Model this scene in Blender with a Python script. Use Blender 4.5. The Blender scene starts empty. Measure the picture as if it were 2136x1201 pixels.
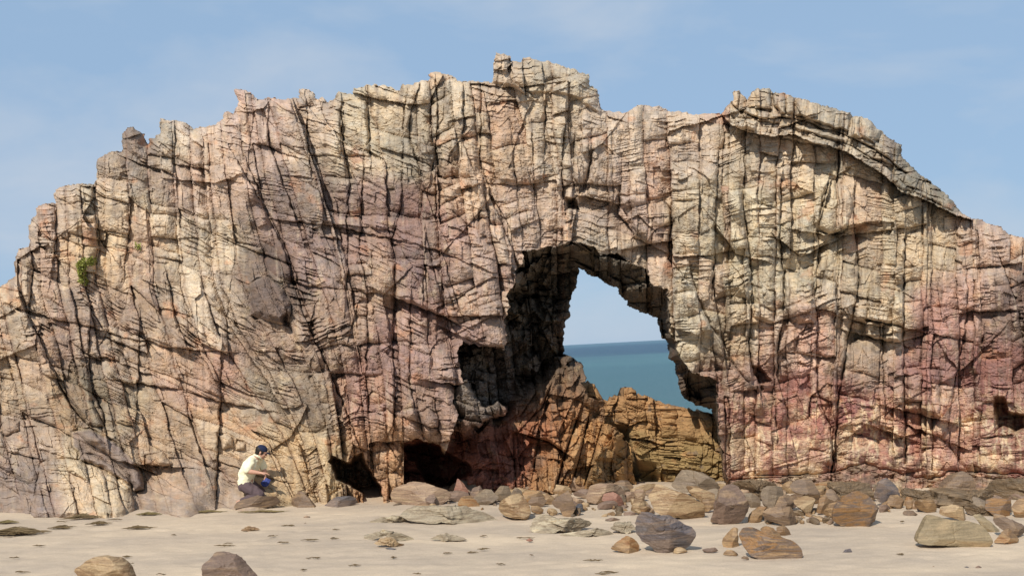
import bpy, bmesh, math, random
import numpy as np
from mathutils import Vector, Matrix

# ------------------------------------------------------------------ camera
SC = bpy.context.scene
COL = SC.collection
SC.render.resolution_x, SC.render.resolution_y = 1024, 575
PW, PH, FPX = 2136.0, 1201.0, 2250.0
CAM = np.array([0.0, 0.0, 2.5])
PITCH, ROLL = math.radians(3.18), math.radians(3.1)
FW = np.array([0, math.cos(PITCH), math.sin(PITCH)])
UP0 = np.array([0, -math.sin(PITCH), math.cos(PITCH)])
X0 = np.array([1.0, 0, 0])
RT = X0 * math.cos(ROLL) - UP0 * math.sin(ROLL)
UP = UP0 * math.cos(ROLL) + X0 * math.sin(ROLL)
cam_data = bpy.data.cameras.new('camera')
cam_data.sensor_width = 36.0
cam_data.lens = 36.0 * FPX / PW
cam_data.clip_start, cam_data.clip_end = 0.1, 60000
cam = bpy.data.objects.new('camera', cam_data)
cam.matrix_world = Matrix([[RT[0], UP[0], -FW[0], CAM[0]], [RT[1], UP[1], -FW[1], CAM[1]],
                           [RT[2], UP[2], -FW[2], CAM[2]], [0, 0, 0, 1]])
COL.objects.link(cam)
SC.camera = cam

# ------------------------------------------------------------------ sky, sun, exposure
SUN_EL, SUN_AZ = math.radians(42), math.radians(24)      # azimuth: turned left from straight behind the camera
SDIR = Vector((-math.sin(SUN_AZ) * math.cos(SUN_EL), -math.cos(SUN_AZ) * math.cos(SUN_EL), math.sin(SUN_EL)))
SC.view_settings.view_transform = 'Standard'
SC.view_settings.look = 'None'
SC.view_settings.exposure = 0.0
SC.view_settings.gamma = 1.0
W = bpy.data.worlds.new('World')
SC.world = W
W.use_nodes = True
nt = W.node_tree
nt.nodes.clear()
def N(t, kind, **kw):
    n = t.nodes.new(kind)
    for k, v in kw.items():
        if k in n.inputs.keys() if isinstance(k, str) else False:
            n.inputs[k].default_value = v
        else:
            setattr(n, k, v)
    return n
wo = N(nt, 'ShaderNodeOutputWorld')
bg = N(nt, 'ShaderNodeBackground', Strength=0.085)
sky = N(nt, 'ShaderNodeTexSky', sky_type='NISHITA', sun_disc=False)
sky.sun_elevation = SUN_EL
sky.sun_rotation = math.atan2(SDIR.x, SDIR.y)
sky.air_density, sky.dust_density, sky.ozone_density = 1.0, 0.3, 2.0
tc = N(nt, 'ShaderNodeTexCoord')
mp = N(nt, 'ShaderNodeMapping')
mp.inputs['Scale'].default_value = (2.2, 2.2, 5.2)
mp.inputs['Rotation'].default_value = (0, math.radians(-14), 0)
mp.inputs['Location'].default_value = (0.35, 0.2, 0.9)
nz = N(nt, 'ShaderNodeTexNoise', Scale=1.5, Detail=7.0, Roughness=0.52, Distortion=0.25)
cr = N(nt, 'ShaderNodeValToRGB')
cr.color_ramp.elements[0].position, cr.color_ramp.elements[1].position = 0.44, 0.70
mm = N(nt, 'ShaderNodeMath', operation='MULTIPLY_ADD')
mm.inputs[1].default_value, mm.inputs[2].default_value = 0.85, 0.03
mx = N(nt, 'ShaderNodeMixRGB')
mx.inputs[2].default_value = (6.6, 7.4, 8.5, 1)          # thin pale cloud
mb0 = N(nt, 'ShaderNodeMixRGB', Fac=0.80); mb0.inputs[2].default_value = (4.1, 6.1, 8.75, 1)   # even blue of a humid coast
for a, b in ((tc.outputs['Generated'], mp.inputs[0]), (mp.outputs[0], nz.inputs[0]), (nz.outputs[0], cr.inputs[0]),
             (cr.outputs[0], mm.inputs[0]), (mm.outputs[0], mx.inputs[0]), (sky.outputs[0], mb0.inputs[1]), (mb0.outputs[0], mx.inputs[1]),
             (mx.outputs[0], bg.inputs[0]), (bg.outputs[0], wo.inputs[0])):
    nt.links.new(a, b)
sun_d = bpy.data.lights.new('sun', 'SUN')
sun_d.energy, sun_d.angle, sun_d.color = 4.7, math.radians(0.5), (1.0, 0.94, 0.84)
sun = bpy.data.objects.new('sun', sun_d)
sun.rotation_euler = SDIR.to_track_quat('Z', 'Y').to_euler()
COL.objects.link(sun)

# ------------------------------------------------------------------ helpers
def rays(u, v):
    a = (np.asarray(u, np.float64) - PW / 2) / FPX
    b = -(np.asarray(v, np.float64) - PH / 2) / FPX
    return a[..., None] * RT + b[..., None] * UP + FW
def at(u, v, D):
    r = rays(u, v)
    return CAM + r * (np.asarray(D) / r[..., 1])[..., None]
def ground_z(x, y):
    z = 0.14 - 0.034 * x
    z = z - 0.9 * np.clip((y - 18.6) / 3.0, 0, 1) ** 2 - 0.30 * np.clip(y - 22, 0, 40) - 0.0 * y
    return z
def ground_at(u, v):
    r = rays(np.float64(u), np.float64(v))
    lo, hi = 3.0, 20.5
    for _ in range(50):
        m = 0.5 * (lo + hi)
        p = CAM + r * (m / r[1])
        if p[2] > ground_z(p[0], p[1]): lo = m
        else: hi = m
    return CAM + r * (lo / r[1])

M32 = np.uint32
def ih(a, b, seed):
    a = np.asarray(a).astype(np.int64).astype(np.uint32); b = np.asarray(b).astype(np.int64).astype(np.uint32)
    with np.errstate(over='ignore'):
        h = a * M32(374761393) + b * M32(668265263) + M32((seed * 2246822519 + 3266489917) & 0xffffffff)
        h = (h ^ (h >> M32(13))) * M32(1274126177)
        h = (h ^ (h >> M32(16))) * M32(2654435761)
        h = h ^ (h >> M32(15))
    return h
def hf(a, b, seed):
    return (ih(a, b, seed) & M32(0xffffff)).astype(np.float32) / np.float32(16777216.0)
def noise2(x, y, seed=0):
    x = np.asarray(x, np.float32); y = np.asarray(y, np.float32)
    xi = np.floor(x); yi = np.floor(y); fx = x - xi; fy = y - yi
    ux = fx * fx * fx * (fx * (fx * 6 - 15) + 10); uy = fy * fy * fy * (fy * (fy * 6 - 15) + 10)
    def g(ix, iy, dx, dy):
        a = hf(ix, iy, seed) * np.float32(6.2831853)
        return np.cos(a) * dx + np.sin(a) * dy
    n00 = g(xi, yi, fx, fy); n10 = g(xi + 1, yi, fx - 1, fy)
    n01 = g(xi, yi + 1, fx, fy - 1); n11 = g(xi + 1, yi + 1, fx - 1, fy - 1)
    a = n00 + (n10 - n00) * ux; b = n01 + (n11 - n01) * ux
    return (a + (b - a) * uy) * np.float32(1.5)
def fbm(x, y, seed=0, octv=4, gain=0.5):
    s = 0; a = 1.0; t = 0
    for o in range(octv):
        s = s + a * noise2(x * 2.03 ** o, y * 2.03 ** o, seed + 17 * o); t += a; a *= gain
    return s / t
def noise3(p, seed=0):
    pi = np.floor(p); f = p - pi; u = f * f * (3 - 2 * f); out = 0
    for dx in (0, 1):
        for dy in (0, 1):
            for dz in (0, 1):
                h = hf(pi[:, 0] + dx + 57 * (pi[:, 2] + dz), pi[:, 1] + dy, seed + 5)
                w = (u[:, 0] if dx else 1 - u[:, 0]) * (u[:, 1] if dy else 1 - u[:, 1]) * (u[:, 2] if dz else 1 - u[:, 2])
                out = out + w * h
    return out * 2 - 1
def sstep(a, b, x):
    t = np.clip((x - a) / (b - a), 0, 1)
    return t * t * (3 - 2 * t)
def seg_dist(U, V, pts, closed=False):
    P = list(pts) + ([pts[0]] if closed else [])
    d = np.full(U.shape, 1e9, np.float32); side = np.zeros(U.shape, np.float32)
    for (x0, y0), (x1, y1) in zip(P[:-1], P[1:]):
        ex, ey = x1 - x0, y1 - y0
        L = ex * ex + ey * ey + 1e-6
        t = np.clip(((U - x0) * ex + (V - y0) * ey) / L, 0, 1)
        px = U - (x0 + t * ex); py = V - (y0 + t * ey)
        q = px * px + py * py
        m = q < d
        d = np.where(m, q, d)
        side = np.where(m, np.sign(ex * py - ey * px), side)
    return np.sqrt(d), side
def inside(U, V, pts):
    c = np.zeros(U.shape, bool)
    n = len(pts)
    for i in range(n):
        x0, y0 = pts[i]; x1, y1 = pts[(i + 1) % n]
        if y0 == y1: continue
        m = ((y0 > V) != (y1 > V)) & (U < (x1 - x0) * (V - y0) / (y1 - y0) + x0)
        c ^= m
    return c
def mesh_obj(name, verts, faces, mat=None, parent=None, smooth=False, col=None):
    me = bpy.data.meshes.new(name)
    verts = np.asarray(verts, np.float32)
    if isinstance(faces, np.ndarray):
        k = faces.shape[1]; n = len(faces)
        me.vertices.add(len(verts)); me.vertices.foreach_set('co', verts.ravel())
        me.loops.add(n * k); me.loops.foreach_set('vertex_index', faces.astype(np.int32).ravel())
        me.polygons.add(n)
        me.polygons.foreach_set('loop_start', np.arange(0, n * k, k, dtype=np.int32))
        me.update(calc_edges=True); me.validate()
    else:
        me.from_pydata([tuple(map(float, v)) for v in verts], [], faces)
    me.polygons.foreach_set('use_smooth', np.full(len(me.polygons), smooth, bool))
    if col is not None:
        at_ = me.color_attributes.new('rock_colour', 'FLOAT_COLOR', 'POINT')
        c4 = np.ones((len(verts), 4), np.float32); c4[:, :3] = col
        at_.data.foreach_set('color', c4.ravel())
    if mat: me.materials.append(mat)
    o = bpy.data.objects.new(name, me)
    COL.objects.link(o)
    if parent: o.parent = parent
    return o
def empty(name, loc=(0, 0, 0)):
    o = bpy.data.objects.new(name, None); o.empty_display_size = 0.2
    o.location = loc; COL.objects.link(o); return o
def tag(o, label=None, cat=None, group=None, kind=None):
    if label: o['label'] = label
    if cat: o['category'] = cat
    if group: o['group'] = group
    if kind: o['kind'] = kind
    return o
def s2l(c):
    c = np.asarray(c, np.float32) / 255.0
    return np.where(c <= 0.04045, c / 12.92, ((c + 0.055) / 1.055) ** 2.4)

# ------------------------------------------------------------------ materials
def new_mat(name):
    m = bpy.data.materials.new(name); m.use_nodes = True
    t = m.node_tree; b = t.nodes['Principled BSDF']
    b.inputs['Roughness'].default_value = 0.9
    b.inputs['Specular IOR Level'].default_value = 0.2
    return m, t, b
def simple(name, c, rough=0.85, spec=0.2, var=0.12, scale=30.0, bump=0.0):
    m, t, b = new_mat(name)
    b.inputs['Roughness'].default_value = rough; b.inputs['Specular IOR Level'].default_value = spec
    tcn = N(t, 'ShaderNodeTexCoord')
    n = N(t, 'ShaderNodeTexNoise', Scale=scale, Detail=4.0)
    mixn = N(t, 'ShaderNodeMixRGB')
    mixn.inputs[1].default_value = tuple(x * (1 - var) for x in c) + (1,)
    mixn.inputs[2].default_value = tuple(min(1, x * (1 + var)) for x in c) + (1,)
    t.links.new(tcn.outputs['Object'], n.inputs[0]); t.links.new(n.outputs[0], mixn.inputs[0])
    t.links.new(mixn.outputs[0], b.inputs['Base Color'])
    if bump:
        bp = N(t, 'ShaderNodeBump', Strength=bump, Distance=0.01)
        t.links.new(n.outputs[0], bp.inputs['Height']); t.links.new(bp.outputs[0], b.inputs['Normal'])
    return m
def rock_mat(name):
    m, t, b = new_mat(name)
    ca = N(t, 'ShaderNodeVertexColor'); ca.layer_name = 'rock_colour'
    tcn = N(t, 'ShaderNodeTexCoord')
    mpn = N(t, 'ShaderNodeMapping'); mpn.inputs['Rotation'].default_value = (0.05, math.radians(12), 0)
    mpn.inputs['Scale'].default_value = (3.0, 3.0, 26.0)
    n1 = N(t, 'ShaderNodeTexNoise', Scale=1.6, Detail=7.0, Roughness=0.62, Distortion=0.5)     # thin bedding streaks
    n2 = N(t, 'ShaderNodeTexNoise', Scale=34.0, Detail=6.0, Roughness=0.7)                    # grain
    n3 = N(t, 'ShaderNodeTexNoise', Scale=5.0, Detail=6.0, Roughness=0.65)                    # blotches
    t.links.new(tcn.outputs['Object'], mpn.inputs[0]); t.links.new(mpn.outputs[0], n1.inputs[0])
    t.links.new(tcn.outputs['Object'], n2.inputs[0]); t.links.new(tcn.outputs['Object'], n3.inputs[0])
    def ramp(src, lo, hi):
        mr = N(t, 'ShaderNodeMapRange'); mr.inputs[1].default_value, mr.inputs[2].default_value = 0.3, 0.7
        mr.inputs[3].default_value, mr.inputs[4].default_value = lo, hi
        t.links.new(src.outputs[0], mr.inputs[0]); return mr
    a = ramp(n1, 0.84, 1.15); c = ramp(n2, 0.88, 1.12); d = ramp(n3, 0.86, 1.14)
    m1 = N(t, 'ShaderNodeMath', operation='MULTIPLY'); m2 = N(t, 'ShaderNodeMath', operation='MULTIPLY')
    t.links.new(a.outputs[0], m1.inputs[0]); t.links.new(c.outputs[0], m1.inputs[1])
    t.links.new(m1.outputs[0], m2.inputs[0]); t.links.new(d.outputs[0], m2.inputs[1])
    vm = N(t, 'ShaderNodeVectorMath', operation='SCALE')
    t.links.new(ca.outputs[0], vm.inputs[0]); t.links.new(m2.outputs[0], vm.inputs['Scale'])
    t.links.new(vm.outputs[0], b.inputs['Base Color'])
    ad = N(t, 'ShaderNodeMath', operation='ADD')
    t.links.new(n1.outputs[0], ad.inputs[0]); t.links.new(n2.outputs[0], ad.inputs[1])
    bp = N(t, 'ShaderNodeBump', Strength=0.55, Distance=0.03)
    t.links.new(ad.outputs[0], bp.inputs['Height']); t.links.new(bp.outputs[0], b.inputs['Normal'])
    return m
ROCK = rock_mat('layered_sandstone')

# ------------------------------------------------------------------ joint-block height layers
def joints(s, t, Ls, Lt, seed, dipj=0.0, jit=0.85):
    """Irregular columns along s, each cut by its own irregular cross joints along t."""
    q = s / Ls; k = np.floor(q)
    def bs(i): return i + jit * (hf(i, 7, seed) - 0.5)
    b0, b1 = bs(k), bs(k + 1)
    c = np.where(q < b0, k - 1, np.where(q >= b1, k + 1, k))
    lo, hi = bs(c), bs(c + 1)
    ds0, ds1 = (q - lo) * Ls, (hi - q) * Ls
    ws = (hi - lo) * Ls
    scl = Lt * (0.55 + 1.1 * hf(c, 3, seed + 1))
    tt = t + (hf(c, 11, seed + 4) - 0.5) * dipj * (q - (lo + hi) / 2) * Ls + hf(c, 5, seed + 2) * 1000
    r = tt / scl; m = np.floor(r)
    def bt(i): return i + jit * (hf(i, c, seed + 3) - 0.5)
    e0, e1 = bt(m), bt(m + 1)
    d = np.where(r < e0, m - 1, np.where(r >= e1, m + 1, m))
    lo2, hi2 = bt(d), bt(d + 1)
    dt0, dt1 = (r - lo2) * scl, (hi2 - r) * scl
    off = hf(c, d, seed + 8) * 2 - 1
    offc = hf(c, 99, seed + 9) * 2 - 1
    st_s = np.where(ds0 < ds1, hf(c, 1, seed + 20), hf(c + 1, 1, seed + 20))
    st_t = np.where(dt0 < dt1, hf(d, c, seed + 21), hf(d + 1, c, seed + 21))
    ls = np.clip((ds0 - ds1) / (ws + 1e-3), -1, 1); lt = np.clip((dt0 - dt1) / (dt0 + dt1 + 1e-3), -1, 1)
    tx = hf(c, d, seed + 30) * 2 - 1; ty = hf(c, d, seed + 31) * 2 - 1
    return dict(off=off, offc=offc, ds=np.minimum(ds0, ds1), dt=np.minimum(dt0, dt1), ss=st_s, st=st_t,
                ls=ls, lt=lt, tx=tx, ty=ty, rnd=hf(c, d, seed + 40), col=hf(c, d, seed + 41))
def facets(s, t, Ls, Lt, seed):
    x = s / Ls; y = t / Lt
    xi, yi = np.floor(x), np.floor(y)
    best = np.full(x.shape, 9.0, np.float32); sec = best.copy(); h = np.zeros(x.shape, np.float32); rn = h.copy()
    for dx in (-1, 0, 1):
        for dy in (-1, 0, 1):
            cx, cy = xi + dx, yi + dy
            px = cx + hf(cx, cy, seed); py = cy + hf(cx, cy, seed + 1)
            ex, ey = x - px, y - py
            q = ex * ex + ey * ey
            hh = (hf(cx, cy, seed + 2) - 0.5) * 2 * ex + (hf(cx, cy, seed + 3) - 0.5) * 2 * ey + (hf(cx, cy, seed + 4) - 0.5) * 0.8
            m = q < best
            sec = np.where(m, best, np.minimum(sec, q))
            h = np.where(m, hh, h); rn = np.where(m, hf(cx, cy, seed + 5), rn)
            best = np.where(m, q, best)
    return h, np.sqrt(sec) - np.sqrt(best), rn
def groove(d, w):
    return np.clip(1 - d / w, 0, 1) ** 1.3

# ------------------------------------------------------------------ measured outlines (photo pixels; letters are measured close-ups)
ZO = dict(A=(0, 150, 2.668), B=(460, 100, 2.668), C=(900, 80, 2.668), D=(1300, 150, 2.668), E=(1640, 200, 2.669), F=(0, 560, 2.668),
          G=(460, 500, 2.668), H=(900, 480, 2.668), I=(1300, 550, 2.668), J=(1640, 560, 2.669),
          p=(0, 850, 3.422), q=(400, 850, 3.422), r=(800, 850, 3.422), s=(1200, 850, 3.422), t=(1600, 850, 3.422))
def z(k, *a):
    ox, oy, sc = ZO[k]
    return [(a[i] / sc + ox, a[i + 1] / sc + oy) for i in range(0, len(a), 2)]
SIL = [(-330, 1180), (-330, 800), (-250, 742), (-200, 700), (-120, 668), (-60, 622), (0, 597), (30, 580), (34, 570), (31, 548), (34, 528), (41, 519), (62, 515), (64, 498),
       (60, 472), (69, 453), (77, 450), (77, 435), (90, 425), (112, 423), (120, 425), (114, 412), (116, 395), (142, 386), (172, 382), (195, 385), (199, 377), (206, 374),
       (203, 352), (203, 334), (217, 323), (233, 316), (255, 317), (257, 281), (267, 266), (277, 265), (300, 281), (304, 298), (311, 300), (312, 289), (324, 288),
       (326, 280), (335, 280), (335, 248), (360, 250), (386, 255), (404, 269), (416, 266), (450, 263), (455, 255), (465, 247), (468, 234), (476, 231), (489, 238),
       (493, 225), (497, 212), (490, 190), (504, 187), (516, 189), (529, 199), (537, 209), (559, 206), (572, 204), (591, 209), (602, 206), (624, 205), (625, 188), (634, 185),
       (655, 194), (660, 207), (677, 204), (681, 212), (687, 214), (700, 207), (700, 196), (707, 193), (735, 197), (739, 184), (758, 181), (764, 177), (786, 179), (801, 179),
       (820, 186), (833, 190), (839, 176), (861, 177), (869, 171), (891, 170), (897, 164), (893, 156), (904, 152), (936, 156), (951, 164), (955, 169), (1001, 172), (1026, 173),
       (1033, 114), (1065, 116), (1067, 129), (1086, 131), (1090, 120), (1104, 121), (1129, 129), (1140, 128), (1162, 136), (1196, 144), (1207, 153), (1229, 157), (1230, 181),
       (1243, 187), (1250, 200), (1250, 222), (1256, 230), (1271, 234), (1282, 234), (1305, 236), (1310, 230), (1329, 221), (1353, 222), (1372, 223), (1398, 231), (1442, 238),
       (1469, 239), (1484, 236), (1504, 238), (1515, 223), (1529, 208), (1529, 191), (1540, 190), (1555, 204), (1557, 212), (1562, 200), (1577, 184), (1604, 186), (1613, 194),
       (1637, 195), (1660, 204), (1712, 219), (1742, 227), (1772, 235), (1776, 245), (1787, 242), (1813, 248), (1827, 264), (1844, 281), (1865, 296), (1880, 303), (1878, 320),
       (1884, 331), (1898, 346), (1921, 365), (1951, 387), (1975, 406), (1992, 429), (2000, 438), (2024, 455), (2048, 459), (2063, 466), (2090, 474), (2101, 487), (2135, 496),
       (2180, 520), (2230, 532), (2300, 580), (2390, 640), (2440, 720), (2455, 1180)]
APE = [(1207, 562), (1219, 563), (1230, 572), (1237, 577), (1249, 581), (1264, 591), (1275, 596), (1286, 599), (1291, 609), (1294, 617), (1308, 626), (1310, 637), (1320, 642),
       (1331, 647), (1335, 653), (1350, 654), (1359, 660), (1372, 664), (1376, 675), (1379, 690), (1378, 705), (1387, 709), (1395, 716), (1395, 748), (1408, 757), (1412, 772),
       (1415, 799), (1418, 817), (1429, 831), (1450, 844), (1487, 853), (1487, 863), (1493, 880), (1495, 910), (1502, 947), (1508, 985), (1512, 1003), (1520, 1090), (1330, 1090),
       (1328, 1010), (1320, 985), (1318, 955), (1316, 925), (1299, 917), (1301, 907), (1282, 889), (1262, 883), (1260, 836), (1228, 830), (1222, 810), (1211, 798), (1222, 795),
       (1223, 787), (1219, 776), (1215, 759), (1196, 746), (1175, 739), (1175, 690), (1179, 670), (1187, 664), (1187, 637), (1194, 611), (1204, 585)]
# front rim of the opening: everything inside lies behind the face
RIM = [(690, 1090), (693, 970), (706, 945), (745, 948), (760, 950), (775, 925), (800, 935), (840, 922), (870, 916), (896, 922), (916, 928), (926, 948), (938, 920), (948, 890), (958, 862), (944, 842), (950, 812), (966, 796), (958, 762), (952, 738), (966, 712),
       (1000, 722), (1052, 728), (1058, 700), (1050, 672), (1064, 640), (1058, 612), (1078, 590), (1072, 565), (1092, 548), (1090, 525), (1118, 520), (1145, 514), (1165, 512), (1185, 503), (1212, 506),
       (1240, 514), (1252, 532), (1290, 528), (1310, 545), (1352, 562), (1357, 592), (1392, 604), (1395, 640), (1399, 704), (1413, 712), (1414, 740), (1440, 775), (1495, 792), (1497, 850), (1500, 905),
       (1508, 950), (1512, 985), (1516, 1003), (1525, 1090)]
WEDGE = [(936, 850), (950, 800), (974, 790), (990, 828), (1012, 850), (1038, 838), (1056, 852), (1056, 864), (1036, 870), (1012, 876), (1000, 890), (985, 886), (972, 905), (945, 896)]
CAVES = [(z('q', 975, 380, 1000, 330, 1060, 370, 1115, 390, 1160, 340, 1215, 320, 1250, 400, 1300, 480, 1350, 560, 1370, 640, 1360, 760, 1260, 760, 1210, 610, 1100, 540, 1030, 520, 1000, 430), 2.0),
         (z('q', 1480, 250, 1560, 260, 1640, 235, 1740, 245, 1848, 330, 1990, 400, 2010, 480, 1900, 520, 1880, 600, 1848, 640, 1750, 560, 1660, 540, 1640, 470, 1590, 390, 1540, 370), 1.3),
         (z('C', 742, 885, 808, 890, 822, 955, 740, 960), 0.7),
         (z('J', 1152, 715, 1215, 705, 1240, 790, 1330, 815, 1330, 895, 1270, 925, 1215, 890, 1160, 920), 0.8),
         (z('G', 330, 430, 370, 395, 388, 470, 380, 485, 345, 480), 0.35),
         (z('I', 705, 560, 770, 570, 830, 650, 790, 680, 715, 670), 0.45),
         ]
# (points, half width px, depth m, step m: + pushes the right/lower side out)
CR = [([(711, 212), (713, 276), (717, 328)], 4, .4, .12), ([(765, 179), (768, 250), (773, 332)], 3, .25, .04), ([(850, 190), (842, 257), (840, 332)], 6, .4, -.1),
      ([(876, 171), (857, 235), (852, 280), (868, 335)], 5, .35, .08), ([(910, 175), (912, 250), (906, 325), (900, 358)], 4, .3, .08), ([(928, 172), (925, 250), (912, 268)], 3, .2, 0),
      ([(964, 190), (966, 300), (990, 362)], 3, .22, .05), ([(638, 239), (640, 295), (644, 328)], 3.5, .3, .1), ([(559, 246), (559, 295), (576, 340), (610, 437)], 4, .3, .12),
      ([(497, 340), (531, 400), (565, 464), (587, 505), (610, 586), (629, 646), (651, 702), (681, 762), (704, 819), (722, 856), (737, 897), (756, 946)], 4.5, .38, .12),
      ([(524, 362), (554, 437), (584, 490), (604, 540), (622, 590)], 5, .3, .1), ([(722, 340), (730, 385), (722, 460), (726, 520), (724, 570), (722, 604)], 5, .3, .08),
      ([(756, 377), (752, 475), (749, 540), (756, 556), (764, 605), (767, 680), (764, 755)], 3.5, .28, .06), ([(591, 460), (677, 469), (745, 482), (812, 497)], 4, .3, -.1),
      ([(840, 340), (835, 437), (825, 475), (814, 500), (824, 537), (820, 650), (820, 762), (824, 818), (820, 890)], 4, .3, .08), ([(606, 590), (659, 599), (722, 603), (767, 610), (824, 616)], 3.5, .25, -.06),
      ([(824, 620), (865, 637), (928, 659), (962, 682)], 8, .3, -.30), ([(887, 500), (882, 612)], 3, .22, .05), ([(857, 631), (855, 725), (853, 792), (868, 875), (883, 916)], 3.5, .25, .06),
      ([(895, 522), (921, 627), (936, 661)], 3, .22, .06), ([(921, 522), (947, 616), (970, 672)], 3, .22, .06), ([(887, 515), (943, 534), (1000, 556)], 3.5, .25, -.06),
      ([(966, 181), (966, 249), (962, 305)], 3, .2, .05), ([(1003, 174), (1003, 249), (1001, 342), (1016, 380), (1024, 417), (1042, 455), (1065, 511), (1080, 560), (1086, 620)], 4.5, .32, .1),
      ([(1138, 211), (1136, 286), (1134, 350)], 4, .28, .1), ([(1177, 260), (1172, 320), (1170, 365), (1175, 412)], 6, .35, .12), ([(1234, 335), (1222, 391), (1204, 410)], 5, .3, -.08),
      ([(1222, 410), (1271, 421)], 5, .35, -.22), ([(1294, 410), (1290, 447), (1312, 470), (1327, 496), (1357, 511)], 4.5, .35, -.12), ([(1069, 312), (1080, 417), (1087, 485)], 3, .22, .06),
      ([(1110, 290), (1112, 365), (1114, 417)], 2.5, .18, .04), ([(1090, 122), (1091, 175), (1094, 195)], 5, .4, .15), ([(1033, 172), (1060, 178), (1092, 196)], 3, .2, -.05),
      ([(1499, 315), (1495, 382), (1491, 450), (1491, 502), (1487, 600), (1500, 680), (1510, 740)], 7, .42, .14), ([(1551, 375), (1549, 431), (1557, 480), (1562, 525), (1567, 600), (1566, 644), (1562, 730), (1570, 775), (1588, 812)], 8, .5, .16),
      ([(1630, 375), (1626, 442), (1626, 525), (1634, 569), (1634, 662), (1622, 719), (1620, 782), (1637, 842), (1652, 910)], 5, .38, .12),
      ([(1724, 390), (1710, 450), (1705, 487), (1707, 525), (1701, 600), (1703, 662), (1703, 760), (1705, 812), (1712, 842), (1731, 887), (1738, 960)], 5, .36, .1),
      ([(1782, 394), (1780, 472), (1787, 525), (1791, 570), (1786, 627), (1767, 710), (1756, 785), (1745, 845), (1741, 935), (1735, 975)], 6.5, .42, .12),
      ([(1887, 500), (1885, 560), (1885, 635), (1883, 702), (1885, 785), (1887, 878), (1889, 965)], 5.5, .5, .15), ([(1842, 680), (1840, 740), (1844, 800), (1846, 860)], 5, .35, .1),
      ([(2015, 560), (2018, 620), (2015, 672), (2000, 747), (1988, 815), (1977, 882), (1981, 935), (2011, 976)], 4, .28, .1), ([(2085, 540), (2101, 582), (2120, 627), (2131, 695)], 6, .42, .1),
      ([(2050, 706), (2046, 745)], 7, .4, .1), ([(1891, 857), (1958, 873)], 8, .35, -.24), ([(1932, 901), (1973, 918)], 6, .3, -.2), ([(1812, 665), (1880, 681)], 6, .3, -.24),
      ([(1805, 700), (1846, 711)], 5, .3, -.2), ([(1782, 668), (1805, 673)], 5, .3, -.2), ([(1846, 897), (1872, 906)], 5, .25, -.15),
      ([(1442, 572), (1457, 625), (1480, 674)], 7, .4, .12), ([(1484, 681), (1510, 719), (1529, 760), (1559, 797)], 7, .4, .1), ([(1491, 756), (1497, 815)], 7, .4, .1), ([(1615, 812), (1619, 887)], 6, .35, .08),
      ([(1707, 487), (1725, 490), (1765, 478)], 4, .25, -.25), ([(1640, 510), (1670, 535), (1703, 520)], 4, .3, -.2), ([(1514, 500), (1535, 530), (1560, 536)], 4, .25, -.18), ([(1388, 420), (1400, 440), (1395, 540), (1420, 570)], 5, .35, .12),
      ([(52, 646), (62, 672), (82, 706), (105, 762), (131, 819), (161, 864), (184, 888)], 4.5, .32, .14), ([(187, 684), (184, 740), (191, 815), (214, 860), (221, 901)], 4.5, .3, .1), ([(290, 702), (289, 785), (283, 871)], 3.5, .24, .08),
      ([(461, 762), (459, 822), (455, 935), (452, 1002), (450, 1040)], 4.5, .32, .1), ([(390, 822), (393, 867), (412, 927), (423, 961)], 3, .22, .07), ([(355, 610), (366, 660), (377, 690)], 5, .3, .1), ([(480, 600), (472, 660), (476, 727)], 3, .2, .06),
      ([(52, 646), (124, 669), (187, 680), (262, 706), (311, 710), (349, 725), (450, 732)], 3.5, .2, -.12), ([(191, 745), (225, 747), (285, 770)], 3, .18, -.08), ([(296, 800), (375, 811), (457, 837), (530, 850)], 3.5, .2, -.1),
      ([(303, 968), (349, 972)], 5, .3, -.15), ([(205, 450), (206, 520), (200, 560)], 3, .22, .06), ([(272, 430), (268, 500), (262, 545)], 3, .22, .06), ([(118, 425), (116, 500), (110, 545)], 4, .25, .08), ([(62, 515), (70, 560), (60, 640)], 6, .35, .12),
      ([(1203, 873), (1177, 949), (1156, 1025)], 6, .3, .12), ([(1224, 882), (1206, 961), (1189, 1020)], 5, .25, .1), ([(1256, 888), (1238, 952), (1218, 1020)], 5, .3, -.1), ([(1069, 908), (1072, 967), (1075, 1014)], 9, .3, .06),
      ([(1121, 926), (1113, 973)], 6, .25, .06), ([(1104, 908), (1145, 920), (1171, 938)], 7, .35, -.2), ([(1150, 800), (1130, 850), (1100, 880)], 5, .25, .05),
      ([(967, 703), (1000, 718), (1052, 726)], 7, .3, -.25), ([(938, 800), (975, 806), (993, 818)], 5, .2, -.3)]
CAP_LINE = [(1504, 238), (1528, 262), (1560, 276), (1615, 285), (1655, 280), (1700, 300), (1730, 305), (1767, 318), (1812, 345), (1840, 362), (1865, 384), (1880, 401), (1921, 413), (1958, 431), (1988, 446), (2030, 460)]
CAP = CAP_LINE + [(2024, 440), (1992, 400), (1930, 340), (1890, 300), (1830, 230), (1700, 190), (1600, 160), (1520, 160), (1490, 225)]
CREST = [(1020, 90), (1270, 90), (1268, 232), (1250, 240), (1228, 225), (1200, 205), (1160, 195), (1094, 196), (1060, 180), (1020, 174)]
CURVED = z('p', 510, 170, 640, 150, 760, 210, 850, 270, 930, 350, 1000, 450, 1032, 540, 1025, 582, 950, 600, 935, 560, 850, 500, 700, 420, 560, 370, 560, 310, 520, 280)
CURV2 = z('p', 540, 175, 640, 152, 760, 212, 850, 272, 935, 352, 1005, 452, 1032, 540, 1025, 582, 965, 595, 925, 480, 840, 400, 740, 310, 610, 235)
CURV3 = z('p', 600, 330, 700, 350, 720, 365, 830, 430, 905, 510, 940, 560, 930, 590, 860, 520, 720, 430, 570, 372)
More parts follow.
